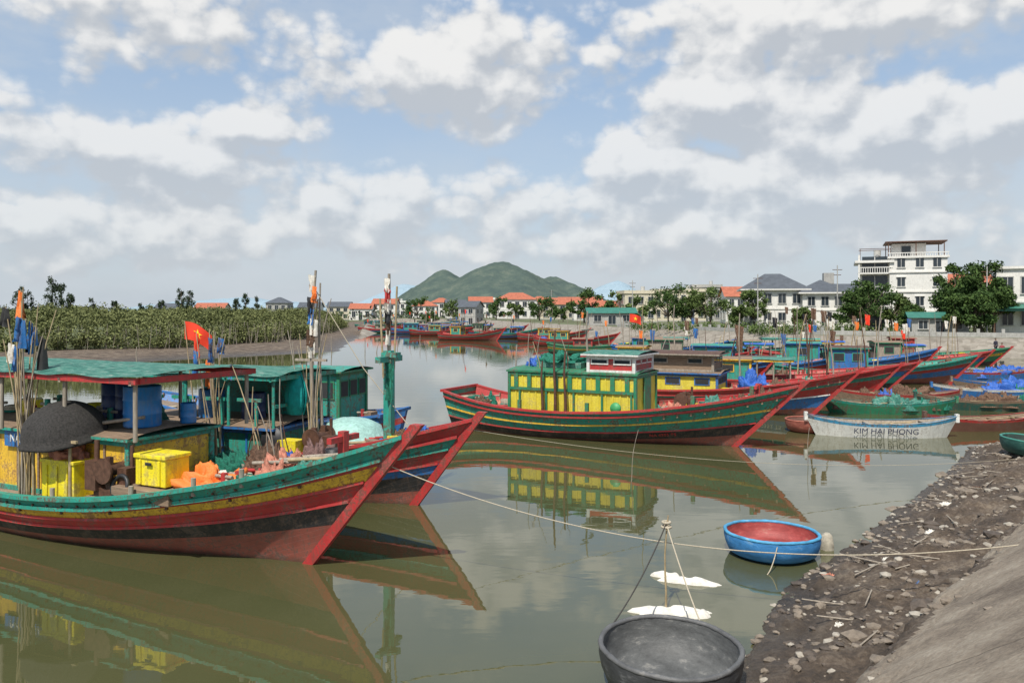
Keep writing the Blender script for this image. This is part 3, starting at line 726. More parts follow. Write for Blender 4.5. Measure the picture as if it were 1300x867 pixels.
def ground_mats():
    out=[]
    m,nt,b_=newmat('mud'); tc=N(nt,'ShaderNodeTexCoord'); o=tc.outputs['Object']
    n=noise_(nt,o,1.3,8,.7); n2=noise_(nt,o,14,6,.7)
    c=ramp(nt,math_(nt,'ADD',math_(nt,'MULTIPLY',n,.6),math_(nt,'MULTIPLY',n2,.4)),[(.38,(.05,.036,.025)),(.5,(.125,.09,.062)),(.62,(.26,.205,.15))])
    sx=N(nt,'ShaderNodeSeparateXYZ'); nt.links.new(o,sx.inputs[0])
    wet=ramp(nt,sx.outputs[2],[(.02,1),(.34,0)])
    c=mixc(nt,math_(nt,'MULTIPLY',wet,.7),c,(.045,.035,.025)); nt.links.new(c,b_.inputs['Base Color'])
    nt.links.new(math_(nt,'SUBTRACT',.85,math_(nt,'MULTIPLY',wet,.55)),b_.inputs['Roughness'])
    bump(nt,b_,noise_(nt,o,11,8,.75),1,.09); out.append(m)
    m,nt,b_=newmat('old_concrete'); tc=N(nt,'ShaderNodeTexCoord'); o=tc.outputs['Object']
    n=noise_(nt,o,.8,8,.7); n2=noise_(nt,o,18,6,.75)
    c=ramp(nt,math_(nt,'ADD',math_(nt,'MULTIPLY',n,.65),math_(nt,'MULTIPLY',n2,.35)),[(.36,(.12,.09,.065)),(.5,(.29,.235,.175)),(.64,(.46,.395,.31))])
    rot=N(nt,'ShaderNodeMapping'); rot.inputs['Rotation'].default_value=(0,0,R(-48.2)); nt.links.new(o,rot.inputs['Vector'])
    sx=N(nt,'ShaderNodeSeparateXYZ'); nt.links.new(rot.outputs[0],sx.inputs[0])
    fr=math_(nt,'FRACT',math_(nt,'DIVIDE',math_(nt,'ADD',sx.outputs[0],100),2.5)); j=ramp(nt,fr,[(0,1),(.008,1),(.014,0)])
    c=mixc(nt,math_(nt,'MULTIPLY',j,.7),c,(.06,.05,.04)); nt.links.new(c,b_.inputs['Base Color']); b_.inputs['Roughness'].default_value=.9
    bump(nt,b_,math_(nt,'SUBTRACT',noise_(nt,o,9,8,.75),j),.8,.06); out.append(m)
    out.append(simple('land',(.17,.14,.09),.9,.4,.25,.4,.05,col2=(.12,.16,.06)))
    m,nt,b_=newmat('stone_revetment'); tc=N(nt,'ShaderNodeTexCoord'); o=tc.outputs['Object']
    vo=N(nt,'ShaderNodeTexVoronoi'); vo.inputs['Scale'].default_value=1.8; nt.links.new(o,vo.inputs['Vector'])
    c=mixc(nt,.5,ramp(nt,noise_(nt,o,.5,8,.7),[(.35,(.14,.12,.085)),(.65,(.32,.28,.22))]),ramp(nt,vo.outputs['Color'],[(0,(.13,.11,.09)),(1,(.40,.36,.31))]))
    nt.links.new(c,b_.inputs['Base Color']); b_.inputs['Roughness'].default_value=.9; bump(nt,b_,vo.outputs['Distance'],.8,.1); out.append(m)
    out.append(simple('marsh',(.11,.10,.05),.9,.4,.4,.5,.1,col2=(.12,.15,.05)))
    return out
for m in ground_mats(): me.materials.append(m)
me.polygons.foreach_set('material_index',mi.astype(np.int32)); me.polygons.foreach_set('use_smooth',np.ones(len(quads),dtype=bool))
me.update(); me.validate(); link(bpy.data.objects.new('ground',me))
def gh(x,y):
    i=np.clip(np.searchsorted(xs,x)-1,0,nx_-2); j=np.clip(np.searchsorted(ys,y)-1,0,ny_-2)
    return float(H[i,j])
# water
m,nt,b_=newmat('river_water'); tc=N(nt,'ShaderNodeTexCoord'); o=tc.outputs['Object']
c=ramp(nt,noise_(nt,o,.12,4,.6),[(.35,(.062,.066,.026)),(.65,(.090,.088,.040))]); nt.links.new(c,b_.inputs['Base Color'])
b_.inputs['Roughness'].default_value=.012; b_.inputs['IOR'].default_value=1.68
h=math_(nt,'ADD',noise_(nt,mapping(nt,o,(.8,1.6,1)),.8,2,.5),math_(nt,'MULTIPLY',noise_(nt,mapping(nt,o,(1,2,1)),4,2,.5),.10))
bump(nt,b_,h,.12,.03)
b=MB(); b.add([(-6000,-600,0),(6000,-600,0),(6000,9000,0),(-6000,9000,0)],[(0,1,2,3)],m); b.build('water')
# stones on shore
b=MB(); stm=simple('shore_stone',(.24,.195,.15),.85,.5,6,.7,.03); stm2=simple('shore_stone_dark',(.11,.085,.065),.6,.5,6,.7,.03); stm3=simple('shore_stone_pale',(.38,.34,.28),.85,.4,6,.6,.02)
ico=[(0,0,1)]+[(math.cos(a*1.0472)*.9,math.sin(a*1.0472)*.9,.35) for a in range(6)]+[(math.cos(a*1.0472+.5)*.85,math.sin(a*1.0472+.5)*.85,-.45) for a in range(6)]
icf=[(0,1+i,1+(i+1)%6) for i in range(6)]+[(1+i,7+i,1+(i+1)%6) for i in range(6)]+[(7+i,7+(i+1)%6,1+(i+1)%6) for i in range(6)]
cnt=0; rs=random.Random(3)
cand=np.random.uniform((1.5,7),(22,30),(60000,2)); cdist=pdist(cand[:,0],cand[:,1],river); cin=inside(cand[:,0],cand[:,1],river)
for (x,y),dd,inn_ in zip(cand,cdist,cin):
    if cnt>=3600: break
    if dd>7 or (inn_ and dd>.5): continue
    cl_=mn.noise(Vector((x*.9,y*.9,7)))
    if cl_<.05 and rs.random()<.75: continue
    qq=(x-3.5)*.745-(y-8.1)*.667-.010*max(0,y-12)**1.45
    if qq>.25 and rs.random()<.97: continue
    s_=rs.choice([.015,.02,.03,.03,.04,.05,.065])*rs.uniform(.7,1.5)
    if rs.random()<.04: s_*=2.2
    z=gh(x,y); a=rs.uniform(0,6.28)
    vs=[]
    for vx,vy,vz in ico:
        k=rs.uniform(.75,1.25); xx=vx*s_*1.3*k; yy=vy*s_*k
        vs.append((x+xx*math.cos(a)-yy*math.sin(a),y+xx*math.sin(a)+yy*math.cos(a),z+vz*s_*.6*k+s_*.05))
    b.add(vs,icf,rs.choice([stm,stm,stm,stm2,stm2,stm3])); cnt+=1
b.build('shore_stones')
b=MB()
for k,(x,y,w_,mm) in enumerate(((5.3,13.3,.16,pinkc),(6.4,13.6,.1,foam),(8.0,15.2,.14,foam),(6.2,12.1,.08,pblue),(4.6,11.2,.1,foam),(9.6,17.6,.2,foam),(11.3,19.4,.2,bnet),(7.2,14.2,.12,bnet),(10.5,18.0,.1,flagred))):
    b.lump((x,y,gh(x,y)),(w_*1.6,w_,.05),mm,k,.6,4)
for k in range(26):
    x=random.uniform(4.5,13); y=x*1.3+random.uniform(4.2,6.2); a=random.uniform(0,3); l=random.uniform(.15,.5); z=gh(x,y)+.03
    if inside(np.array([x]),np.array([y]),river)[0]: continue
    b.cyl((x-l*math.cos(a),y-l*math.sin(a),z),(x+l*math.cos(a),y+l*math.sin(a),z+.03),.012,gwood,n=5)
b.build('shore_litter')
# ------------------------------------------------------------------ vegetation
def leafmat(name,c1,c2,sc_=.8):
    m,nt,b_=newmat(name); tc=N(nt,'ShaderNodeTexCoord'); oi=noise_(nt,tc.outputs['Object'],sc_,4,.6)
    g=N(nt,'ShaderNodeNewGeometry')
    f=math_(nt,'ADD',math_(nt,'MULTIPLY',oi,.6),math_(nt,'MULTIPLY',g.outputs['Random Per Island'],.4))
    c=ramp(nt,f,[(.3,c1),(.68,c2)]); nt.links.new(c,b_.inputs['Base Color']); b_.inputs['Roughness'].default_value=.75
    b_.inputs['Specular IOR Level'].default_value=.12
    return m
lf_m=leafmat('mangrove_leaves',(.085,.10,.038),(.20,.215,.085),.3); lf_t=leafmat('tree_leaves',(.03,.06,.018),(.08,.13,.035)); lf_l=leafmat('light_leaves',(.05,.08,.025),(.13,.18,.055)); lf_d=leafmat('casuarina_leaves',(.03,.045,.025),(.06,.085,.045))
bark=simple('bark',(.15,.12,.085),.9,.4,5,.6)
def leafquads(C,n_per,Rr,size,flat=1.0,shell=.55):
    C=np.asarray(C,float); Rr=np.asarray(Rr,float)
    n=len(C)*n_per; c=np.repeat(C,n_per,0); r=np.repeat(Rr,n_per,0)
    v=np.random.normal(size=(n,3)); v/=np.linalg.norm(v,axis=1)[:,None]
    rad=np.random.uniform(shell,1.15,n)[:,None]
    p=c+v*rad*r
    a=np.random.normal(size=(n,3))+v*.9; a/=np.linalg.norm(a,axis=1)[:,None]
    t=np.cross(a,np.random.normal(size=(n,3))); t/=np.linalg.norm(t,axis=1)[:,None]; bb=np.cross(a,t)
    s_=np.random.uniform(.6,1.3,n)[:,None]*size
    Q=np.stack([p-t*s_*.9,p-bb*s_*.45,p+t*s_*.9,p+bb*s_*.45],1)
    return Q.reshape(-1,3)
def leafobj(name,Q,mat,parent=None,local=True):
    n=len(Q)//4; me=bpy.data.meshes.new(name); me.vertices.add(n*4); me.vertices.foreach_set('co',Q.astype(np.float32).ravel())
    me.loops.add(n*4); me.loops.foreach_set('vertex_index',np.arange(n*4,dtype=np.int32))
    me.polygons.add(n); me.polygons.foreach_set('loop_start',np.arange(0,n*4,4,dtype=np.int32))
    try: me.polygons.foreach_set('loop_total',np.full(n,4,dtype=np.int32))
    except Exception: pass
    me.materials.append(mat); me.update(); me.validate(); o=bpy.data.objects.new(name,me); return link(o,parent)
# mangrove
fl=np.array([(-95,62),(-75,69),(-52,76),(-36,85),(-31,100),(-32,122),(-35,150),(-42,200)],float)
seg=np.diff(fl,axis=0); sl=np.hypot(seg[:,0],seg[:,1]); cum=np.concatenate([[0],np.cumsum(sl)])
C_=[];Rr=[]
for k in range(3600):
    t=random.uniform(0,cum[-1]); i=min(len(sl)-1,int(np.searchsorted(cum,t)-1)); i=max(i,0)
    p=fl[i]+seg[i]*((t-cum[i])/sl[i]); n_=np.array((-seg[i][1],seg[i][0]))/sl[i]
    off=1.6*mn.noise(Vector((t*.11,3,0)))*2
    dep=random.random()**1.6*36 if k>800 else random.uniform(-.6,3)
    p=p+n_*(dep+off); r=random.uniform(.4,1.05); front=dep<3
    top=4.5+1.0*mn.noise(Vector((p[0]*.09,p[1]*.09,0)))+random.uniform(-.8,.35)+(.55 if random.random()<.08 else 0)
    top*=min(1,.70+max(0,dep)*.12) if front else 1
    z=top-r*.85 if not front else random.uniform(1.0,max(1.3,top-r))
    C_.append((p[0],p[1],z)); Rr.append((r*1.1,r*1.1,r*1.05))
leafobj('mangrove_thicket',leafquads(C_,75,Rr,.17,shell=.2),lf_m)
b=MB()
for k in range(900):
    t=random.uniform(0,cum[-1]*.8); i=max(0,min(len(sl)-1,int(np.searchsorted(cum,t)-1))); p=fl[i]+seg[i]*((t-cum[i])/sl[i]); n_=np.array((-seg[i][1],seg[i][0]))/sl[i]; p=p+n_*random.uniform(-1.2,3.5)
    b.cyl((p[0],p[1],.2),(p[0]+random.uniform(-.5,.5),p[1],random.uniform(1.4,3.4)),.035,gwood,r2=.015,n=5,caps=False)
b.build('mangrove_stems')
def tree(x,y,h,cr,mat=None,name='tree',z0=None,size=.28,nper=120,clumps=16,trunk=.32,squash=.8):
    z0=gh(x,y) if z0 is None else z0
    e=empty(name,(x,y,z0)); b=MB()
    th=h*trunk; pts=[(0,0,-.2),(.1*random.uniform(-1,1),.05,th*.5),(.2*random.uniform(-1,1),0,th),(0,0,h*.75)]
    b.tube(pts,h*.032,bark,8,h*.008)
    C=[];Rr=[]; ax=random.uniform(-.25,.25)*cr
    for i in range(clumps):
        a=random.uniform(0,6.28); rr=cr*random.random()**.5*.9; zz=th+ (h-th)*random.uniform(.05,.95)
        lim=math.sqrt(max(.1,1-((zz-th-(h-th)*.45)/((h-th)*.62))**2)); rr*=lim
        p=(rr*math.cos(a)+ax*(zz/h),rr*math.sin(a),zz); r=cr*random.uniform(.16,.36)
        C.append(p);Rr.append((r,r,r*squash))
        b.tube([(0,0,th*.8+.1*i/clumps*h),(p[0]*.5,p[1]*.5,(th+zz)/2),p],h*.012,bark,5,h*.003)
    b.build('trunk_and_limbs',e); leafobj('foliage',leafquads(C,nper,Rr,size,shell=.15),mat or lf_t,e)
def casuarina(x,y,h,name='casuarina_tree'):
    e=empty(name,(x,y,gh(x,y))); b=MB(); b.tube([(0,0,-.2),(.1,0,h*.5),(0,0,h)],h*.02,bark,6,.03); C=[];Rr=[]
    for i in range(22):
        zz=h*random.uniform(.3,.98); a=random.uniform(0,6.28); rr=h*.22*(1.15-zz/h)*random.uniform(.3,1)+.2; p=(rr*math.cos(a),rr*math.sin(a),zz); C.append(p);Rr.append((h*.055,h*.055,h*.08))
        b.tube([(0,0,zz-.6),p],.05,bark,4)
    b.build('trunk_and_limbs',e); leafobj('foliage',leafquads(C,70,Rr,.2,shell=.05),lf_d,e)
def at(px,D): return ((px-650)/1011*D, D)   # image pixel column and depth in metres, projected through the camera to X, Y
for px,D_,h,cr in((848,128,6.6,3.8),(878,133,5.0,2.6),(902,127,6.6,4.0),(938,125,3.6,2.4),(957,126,6.0,2.6),(1018,118,3.2,1.8),(1080,104,4.8,2.6),(1103,103,6.4,3.4),(1132,106,5.4,2.8),(1152,100,3.4,1.8),(1092,108,6.8,2.6)):
    x,y=at(px,D_); tree(x,y,h,cr,random.choice([lf_l,lf_t,lf_l]),size=.22,nper=170,clumps=20)
for px,D_,h,cr in((1222,98,8.6,3.3),(1245,95,8.8,3.5),(1262,93,6.6,2.6),(1208,102,7.2,2.8),(1238,90,4.8,2.4),(1215,92,4.6,2.2)):
    x,y=at(px,D_); tree(x,y,h,cr,lf_t,nper=200,clumps=28,size=.22)
for px,D_,h,cr in((742,190,8,4),(715,210,5,3.5),(770,185,5,3),(685,230,7,5),(655,240,5,3),(630,250,7,4),(805,165,5.5,3.4),(575,280,7,5),(545,290,5,4),(650,300,9,5),(530,300,8,5),(790,200,8,4)):
    x,y=at(px,D_); tree(x,y,h,cr,random.choice([lf_l,lf_t]),size=.4,nper=90,clumps=16,trunk=.2)
for px,D_,h in((25,150,8.5),(35,152,7.6),(66,150,10.5),(78,150,9),(90,155,7),(145,170,6),(118,175,7),(230,185,9),(240,185,8.5),(312,200,8),(300,205,7),(325,205,7.5),(205,190,6.5),(180,190,6)):
    x,y=at(px,D_); casuarina(x,y,h)
C_=[];Rr=[]
for k in range(800):
    D_=random.uniform(300,620); px=random.uniform(-250,1500); x,y=at(px,D_)
    r=random.uniform(2.0,4.5); C_.append((x,y,1.2+random.uniform(0,3.0))); Rr.append((r*1.5,r,r*.85))
leafobj('distant_tree_belt',leafquads(C_,45,Rr,.9,shell=.4),leafmat('distant_leaves',(.055,.08,.05),(.10,.135,.08),.1))
C_=[];Rr=[]
for k in range(150):
    px=random.uniform(800,1300); D_=random.uniform(96,112); x,y=at(px,D_)
    if px<950: y+=16; x=(px-650)/1011*y
    r=random.uniform(.4,1.1); C_.append((x,y,1.9+r*.5)); Rr.append((r*1.3,r,r))
leafobj('promenade_shrubs',leafquads(C_,80,Rr,.18,shell=.2),lf_l)
# ------------------------------------------------------------------ buildings
wallw=paint('white_render',(.74,.72,.67),wearcol=(.4,.37,.33),wear=.2,streak=.3,rough=.8,fine=3,var=.12,fd=.1)
wallc=paint('cream_render',(.62,.56,.42),wearcol=(.3,.26,.2),wear=.2,streak=.35,rough=.8,fine=3,var=.15,fd=.1)
wallg=paint('grey_render',(.42,.41,.38),wearcol=(.2,.19,.18),wear=.3,streak=.5,rough=.85,fine=3,fd=.1)
slate=simple('grey_roof_tiles',(.09,.10,.115),.6,.3,1.2,.5,.03); redroof=simple('red_roof_tiles',(.42,.13,.07),.7,.35,1.5,.5,.03); grroof=simple('corrugated_green',(.04,.18,.13),.5,.3,1.5,.3)
winm=simple('window_glass',(.035,.045,.055),.1,.3,1,0); framem=simple('window_frame',(.5,.49,.46),.6)
def facade(b,x0,x1,y,z0,z1,n,floors,sg=-1,axis='x',frame=framem,wfrac=.5,hfrac=.5,door=False):
    fh=(z1-z0)/floors
    for f in range(floors):
        for i in range(n):
            u=x0+(i+.5)*(x1-x0)/n; w=(x1-x0)/n*wfrac; hh=fh*hfrac; zc=z0+f*fh+fh*.52
            if door and f==0 and i==n//2: hh=fh*.72; zc=z0+hh/2+.05
            def bx(dp,ww,h2,t,m,du=0,dz=0):
                if axis=='x': b.box((u+du,y+sg*dp,zc+dz),(ww,t,h2),m)
                else: b.box((y+sg*dp,u+du,zc+dz),(t,ww,h2),m)
            bx(.02,w,hh,.08,winm)
            bx(.04,w+.24,.12,.16,frame,0,hh/2+.06); bx(.06,w+.3,.1,.2,frame,0,-hh/2-.05)
            for du in(-w/2-.06,w/2+.06,0): bx(.04,.1 if du else .06,hh,.13,frame,du)
def house(x,y,w,d,h,floors=1,yaw=0,wall=None,roof='gable',rm=None,name='house',nwin=3,rh=None):
    z0=gh(x,y)-.1; e=empty(name,(x,y,z0),R(yaw)); wall=wall or wallw; rm=rm or redroof
    b=MB(); b.box((0,0,h/2),(w,d,h),wall); b.box((0,0,.2),(w+.1,d+.1,.4),wallg)
    for f in range(1,floors): b.box((0,0,h*f/floors),(w+.16,d+.16,.18),wall)
    b.build('walls',e)
    b=MB(); facade(b,-w/2+.3,w/2-.3,-d/2,.3,h,nwin,floors,-1,'x',door=True); facade(b,-d/2+.3,d/2-.3,-w/2,.3,h,2,floors,-1,'y'); facade(b,-d/2+.3,d/2-.3,w/2,.3,h,2,floors,1,'y'); b.build('windows_and_door',e)
    b=MB(); rh=rh or d*.28; o=.5
    if roof=='gable':
        vs=[(-w/2-o,-d/2-o,h-.1),(w/2+o,-d/2-o,h-.1),(w/2+o,d/2+o,h-.1),(-w/2-o,d/2+o,h-.1),(-w/2-o,0,h+rh),(w/2+o,0,h+rh)]
        b.add(vs,[(0,1,5,4),(2,3,4,5)],rm); b.add([(-w/2,-d/2,h-.01),(-w/2,d/2,h-.01),(-w/2,0,h+rh-.2)],[(0,1,2)],wall); b.add([(w/2,-d/2,h-.01),(w/2,d/2,h-.01),(w/2,0,h+rh-.2)],[(0,1,2)],wall)
    elif roof=='hip':
        k=min(d/2,w/2-.5)
        vs=[(-w/2-o,-d/2-o,h),(w/2+o,-d/2-o,h),(w/2+o,d/2+o,h),(-w/2-o,d/2+o,h),(-w/2+k,0,h+rh),(w/2-k,0,h+rh)]
        b.add(vs,[(0,1,5,4),(2,3,4,5),(1,2,5),(3,0,4),(3,2,1,0)],rm)
    else:
        b.box((0,0,h+.1),(w+.5,d+.5,.2),wall)
        for sy in(-1,1): b.box((0,sy*(d/2+.1),h+.5),(w+.2,.12,.6),wall)
        for sx in(-1,1): b.box((sx*(w/2+.1),0,h+.5),(.12,d-.0,.6),wall)
        b.cyl((w*.2,0,h+.2),(w*.2,0,h+1.9),.5,framem,n=12)
    b.build('roof',e); return e
def tower_house():
    x,y=at(1147,118); z0=gh(x,y); e=empty('white_townhouse',(x,y,z0),R(-22)); b=MB(); w,d,h=7.4,8,10.4
    b.box((1.6,0,h/2),(w,d,h),wallw)
    b.box((-4.0,.6,4.9),(4.0,6.4,9.8),wallw)
    for f in range(1,4): b.box((1.6,-.02,f*2.8),(w+.3,d+.3,.2),wallw)
    b.box((-4.1,-.1,10.0),(5.2,8.4,.35),wallw)
    b.box((1.6,0,h+.15),(w+.5,d+.5,.3),wallw)
    b.build('walls',e)
    b=MB()
    for f in range(1,4):
        z=f*2.8
        b.box((-4.0,-3.3,z-.1),(4.6,1.6,.2),wallw); b.box((-4.0,-4.05,z+.75),(4.6,.1,.12),wallw)
        for k in range(15): b.box((-6.2+k*.31,-4.05,z+.35),(.08,.08,.7),wallw)
        b.box((-4.0,-2.64,z+1.25),(3.4,.1,2.3),winm); b.box((-6.15,-4.0,z+1.3),(.25,.25,2.6),wallw); b.box((-4,-2.7,z+1.25),(.12,.12,2.2),framem)
    b.box((-4.0,-2.64,1.3),(3.4,.1,2.2),winm); b.box((-6.15,-4.0,1.3),(.25,.25,2.6),wallw)
    b.build('balconies',e)
    b=MB()
    for f in range(4):
        z=1.5+f*2.75
        for xx in(-.6,1.8,4.0):
            if f%2==0 and xx==1.8: continue
            b.box((xx,-4.03,z),(1.0,.1,1.3),winm); b.box((xx,-4.08,z+.72),(1.3,.2,.12),wallw); b.box((xx,-4.07,z),(.07,.14,1.3),framem); b.box((xx,-4.07,z-.7),(1.2,.2,.1),wallw)
        for yy in(-2,1.5):
            b.box((5.33,yy,z),(.1,1.1,1.3),winm); b.box((-2.1+7.47,yy,z+.7),(.16,1.4,.1),wallw)
    b.build('windows',e)
    b=MB()
    for sy in(-4.1,4.1): b.box((1.6,sy,h+.75),(w+.4,.12,.12),wallw)
    for k in range(24): b.box((-2+k*.32,-4.1,h+.5),(.07,.07,.5),wallw)
    b.box((.6,0.5,h+1.2),(4.4,4.5,2.1),wallw); b.box((1.4,.3,h+2.45),(8.0,7,.14),steel); b.box((.2,-1.8,h+1.1),(1.2,.1,1.5),winm)
    for xx in(-2.2,1.4,5):
        for yy in(-3,3.6): b.box((xx,yy,h+1.3),(.12,.12,2.4),steel)
    b.cyl((-3.5,1,10.1),(-3.5,1,12),.5,framem,n=14); b.box((-6,-4,11.0),(.08,.08,1.7),steel); b.box((-2,-4,11.0),(.08,.08,1.7),steel); b.box((-4,-4,11.85),(4.2,.08,.08),steel); b.box((-4,0,11.9),(4.2,.08,.08),steel)
    b.build('roof_terrace',e)
tower_house()
x,y=at(1003,132)
e=empty('grey_roofed_villa',(x,y,gh(x,y)),R(-12)); b=MB()
b.box((-2.8,0,3.2),(9.5,8,6.4),wallw); b.box((4.6,-.8,2.9),(6.6,8,5.8),wallw); b.box((5.2,-.8,6.1),(3.2,3.4,.8),wallw)
b.box((-2.8,-4.02,3.2),(9.7,.2,.25),wallw); b.box((4.6,-4.82,3.0),(6.8,.2,.25),wallw)
b.build('walls',e); b=MB(); facade(b,-7.3,1.6,-4,.2,6.3,4,2); facade(b,1.6,7.7,-4.8,.2,5.7,3,2,door=True); facade(b,-3.5,3.5,-7.55,.2,6.3,2,2,-1,'y'); b.build('windows_and_door',e)
b=MB()
for cx_,cy_,w,d_,h,rh,k in((-2.8,0,10.9,9.4,6.4,2.6,4.2),(4.6,-.8,8,9.4,5.8,2.1,3.9)):
    vs=[(cx_-w/2,cy_-d_/2,h),(cx_+w/2,cy_-d_/2,h),(cx_+w/2,cy_+d_/2,h),(cx_-w/2,cy_+d_/2,h),(cx_-w/2+k,cy_,h+rh),(cx_+w/2-k,cy_,h+rh)]
    b.add(vs,[(0,1,5,4),(2,3,4,5),(1,2,5),(3,0,4)],slate); b.box((cx_,cy_,h-.12),(w,d_,.22),wallw)
b.box((6.2,1.5,8.2),(1.6,1.6,1.8),wallg); b.build('roof',e)
b=MB()
for k in range(14): b.box((-9+k*1.5,-8,.8),(.25,.25,1.6),wallw)
b.box((0.7,-8,1.3),(20,.08,.08),wallw); b.box((.7,-8,.25),(20,.15,.5),wallw); b.build('front_fence',e)
x,y=at(1300,96); e=empty('corner_house',(x+1.2,y,gh(x,y)),R(-30)); b=MB(); b.box((0,0,3.9),(8,9,7.8),wallw); b.box((0,0,7.9),(8.6,9.6,.3),wallw); b.box((0,0,3.9),(8.3,9.3,.22),wallw); b.build('walls',e)
b=MB(); facade(b,-3.8,3.8,-4.5,.2,7.6,4,2,wfrac=.55,hfrac=.52); facade(b,-4,4,-4,.2,7.6,4,2,-1,'y'); b.build('windows',e)
b=MB(); b.grid(lambda u,v:(-4.4+8.8*u,-4.55-2.6*v,3.6-.5*v),20,3,grroof); b.box((0,-6.9,2.95),(8.6,.08,.3),grroof); b.box((-4.2,-6.9,1.5),(.1,.1,3),steel); b.box((4.2,-6.9,1.5),(.1,.1,3),steel); b.build('green_awning',e)
for px,D_,w,d_,h,fl_,yw,wl,rf,rm,nw in((808,200,8,9,7.2,2,5,wallc,'flat',None,3),(860,215,14,8,8.0,2,-5,wallc,'flat',None,6),(895,222,8,8,9.4,3,-5,wallg,'flat',None,4),(935,180,6,8,6.2,2,-5,wallw,'gable',redroof,3),(765,205,9,7,3.6,1,5,wallw,'gable',redroof,3),
    (745,230,8,7,5.0,2,0,wallw,'gable',redroof,3),(708,270,12,8,5.2,2,0,wallc,'gable',redroof,4),(655,285,14,9,7.0,2,5,wallw,'hip',redroof,5),(598,262,6,7,6.0,2,-20,wallg,'gable',slate,2),(578,300,7,8,5.0,1,10,wallw,'gable',slate,3),(610,320,9,8,6.5,2,5,wallw,'gable',redroof,3),(540,330,10,8,5,2,0,wallw,'hip',redroof,4),
    (490,340,10,8,6,2,-5,wallw,'gable',redroof,4),(460,330,9,8,5,1,0,wallw,'gable',redroof,3),(432,360,10,8,6,2,0,wallc,'gable',slate,3),(355,300,8,8,7.0,2,0,wallg,'hip',slate,3),(270,330,12,8,5.2,1,0,wallc,'gable',redroof,4),(215,300,8,7,5,1,0,wallw,'gable',slate,3),(635,350,9,8,8,3,0,wallw,'flat',None,3),(685,340,10,8,7,2,0,wallw,'hip',redroof,3),(725,330,10,8,6.5,2,0,wallw,'gable',redroof,3),(505,380,9,8,7,2,0,wallw,'flat',None,3),(560,380,10,8,7,2,8,wallw,'hip',redroof,3),(1080,150,9,8,5.8,2,0,wallw,'gable',slate,3),(1215,135,9,8,7,2,-15,wallg,'gable',redroof,3),(395,310,8,7,5.5,1,0,wallw,'gable',slate,3)):
    x,y=at(px,D_); house(x,y,w,d_,h,fl_,yw,wl,rf,rm,nwin=nw)
x,y=at(775,158); house(x,y,9,5,2.6,1,0,wallg,'gable',grroof,name='riverside_shed',rh=1.0)
x,y=at(1190,96); house(x,y,6,4,2.2,1,-20,wallg,'gable',grroof,name='riverside_shed',rh=.6)
b=MB()
pts=[(56,82),(46.5,88.5),(37,95),(31.5,106),(24,128),(19,143)]
for (x0,y0),(x1,y1) in zip(pts[:-1],pts[1:]):
    l=math.hypot(x1-x0,y1-y0); a=math.atan2(y1-y0,x1-x0); b.box(((x0+x1)/2,(y0+y1)/2,2.05),(l,.25,.5),wallg,a)
    n=int(l/2.2)
    for k in range(n): t=k/n; b.box((x0+(x1-x0)*t,y0+(y1-y0)*t,2.25),(.3,.3,.9),wallg,a)
b.build('promenade_wall')
b=MB()
for i,(px,D_,h) in enumerate(((962,112,8),(1063,108,9),(1253,93,8),(803,160,9),(700,230,9),(975,150,9))):
    x,y=at(px,D_); z=gh(x,y); b.cyl((x,y,z),(x,y,z+h),.10,wallg,r2=.07,n=8); b.box((x,y,z+h-.6),(1.3,.08,.08),steel); b.box((x,y,z+h-1.3),(1.0,.08,.08),steel)
b.build('utility_poles')
# people on the embankment
def person(x,y,z,h,yaw,shirt,trou):
    e=empty('person',(x,y,z),yaw); k=h/1.7
    def skin(name,vs,es,rs_,mat,root=0):
        me=bpy.data.meshes.new(name); me.from_pydata([(a*k,b_*k,c*k) for a,b_,c in vs],es,[]); o=bpy.data.objects.new(name,me); link(o,e)
        md=o.modifiers.new('skin','SKIN'); sv=me.skin_vertices[0].data
        for i,r_ in enumerate(rs_): sv[i].radius=(r_*k,r_*k*.8)
        sv[root].use_root=True; sd=o.modifiers.new('sub','SUBSURF'); sd.levels=1; sd.render_levels=1; me.materials.append(mat)
    sk=simple('skin',(.35,.2,.13),.6); hair=simple('hair',(.015,.012,.01),.7)
    skin('trousers',[(0,0,.95),(.1,0,.88),(.12,.02,.5),(.12,0,.08),(.13,-.1,.04),(-.1,0,.88),(-.12,-.04,.5),(-.13,.05,.08),(-.13,-.06,.04)],[(0,1),(1,2),(2,3),(3,4),(0,5),(5,6),(6,7),(7,8)],[.14,.1,.07,.05,.04,.1,.07,.05,.04],trou)
    skin('shirt',[(0,0,.95),(0,0,1.2),(0,0,1.38),(.17,0,1.38),(.24,.02,1.15),(.22,-.08,.95),(-.17,0,1.38),(-.24,.02,1.15),(-.2,-.1,.97),(0,0,1.46)],[(0,1),(1,2),(2,3),(3,4),(4,5),(2,6),(6,7),(7,8),(2,9)],[.15,.14,.15,.07,.055,.04,.07,.055,.04,.06],shirt)
    b=MB(); b.lathe((0,0,1.6*k),[(.001,-.11*k),(.06*k,-.09*k),(.085*k,0),(.08*k,.06*k),(.05*k,.1*k),(.001,.115*k)],sk,12); b.lathe((0,.012*k,1.62*k),[(.092*k,0),(.088*k,.06*k),(.055*k,.105*k),(.001,.12*k)],hair,12)
    b.cyl((.22*k,-.08*k,.95*k),(.21*k,-.1*k,.82*k),.028*k,sk,n=6); b.cyl((-.2*k,-.1*k,.97*k),(-.19*k,-.12*k,.84*k),.028*k,sk,n=6); b.build('head_and_hands',e)
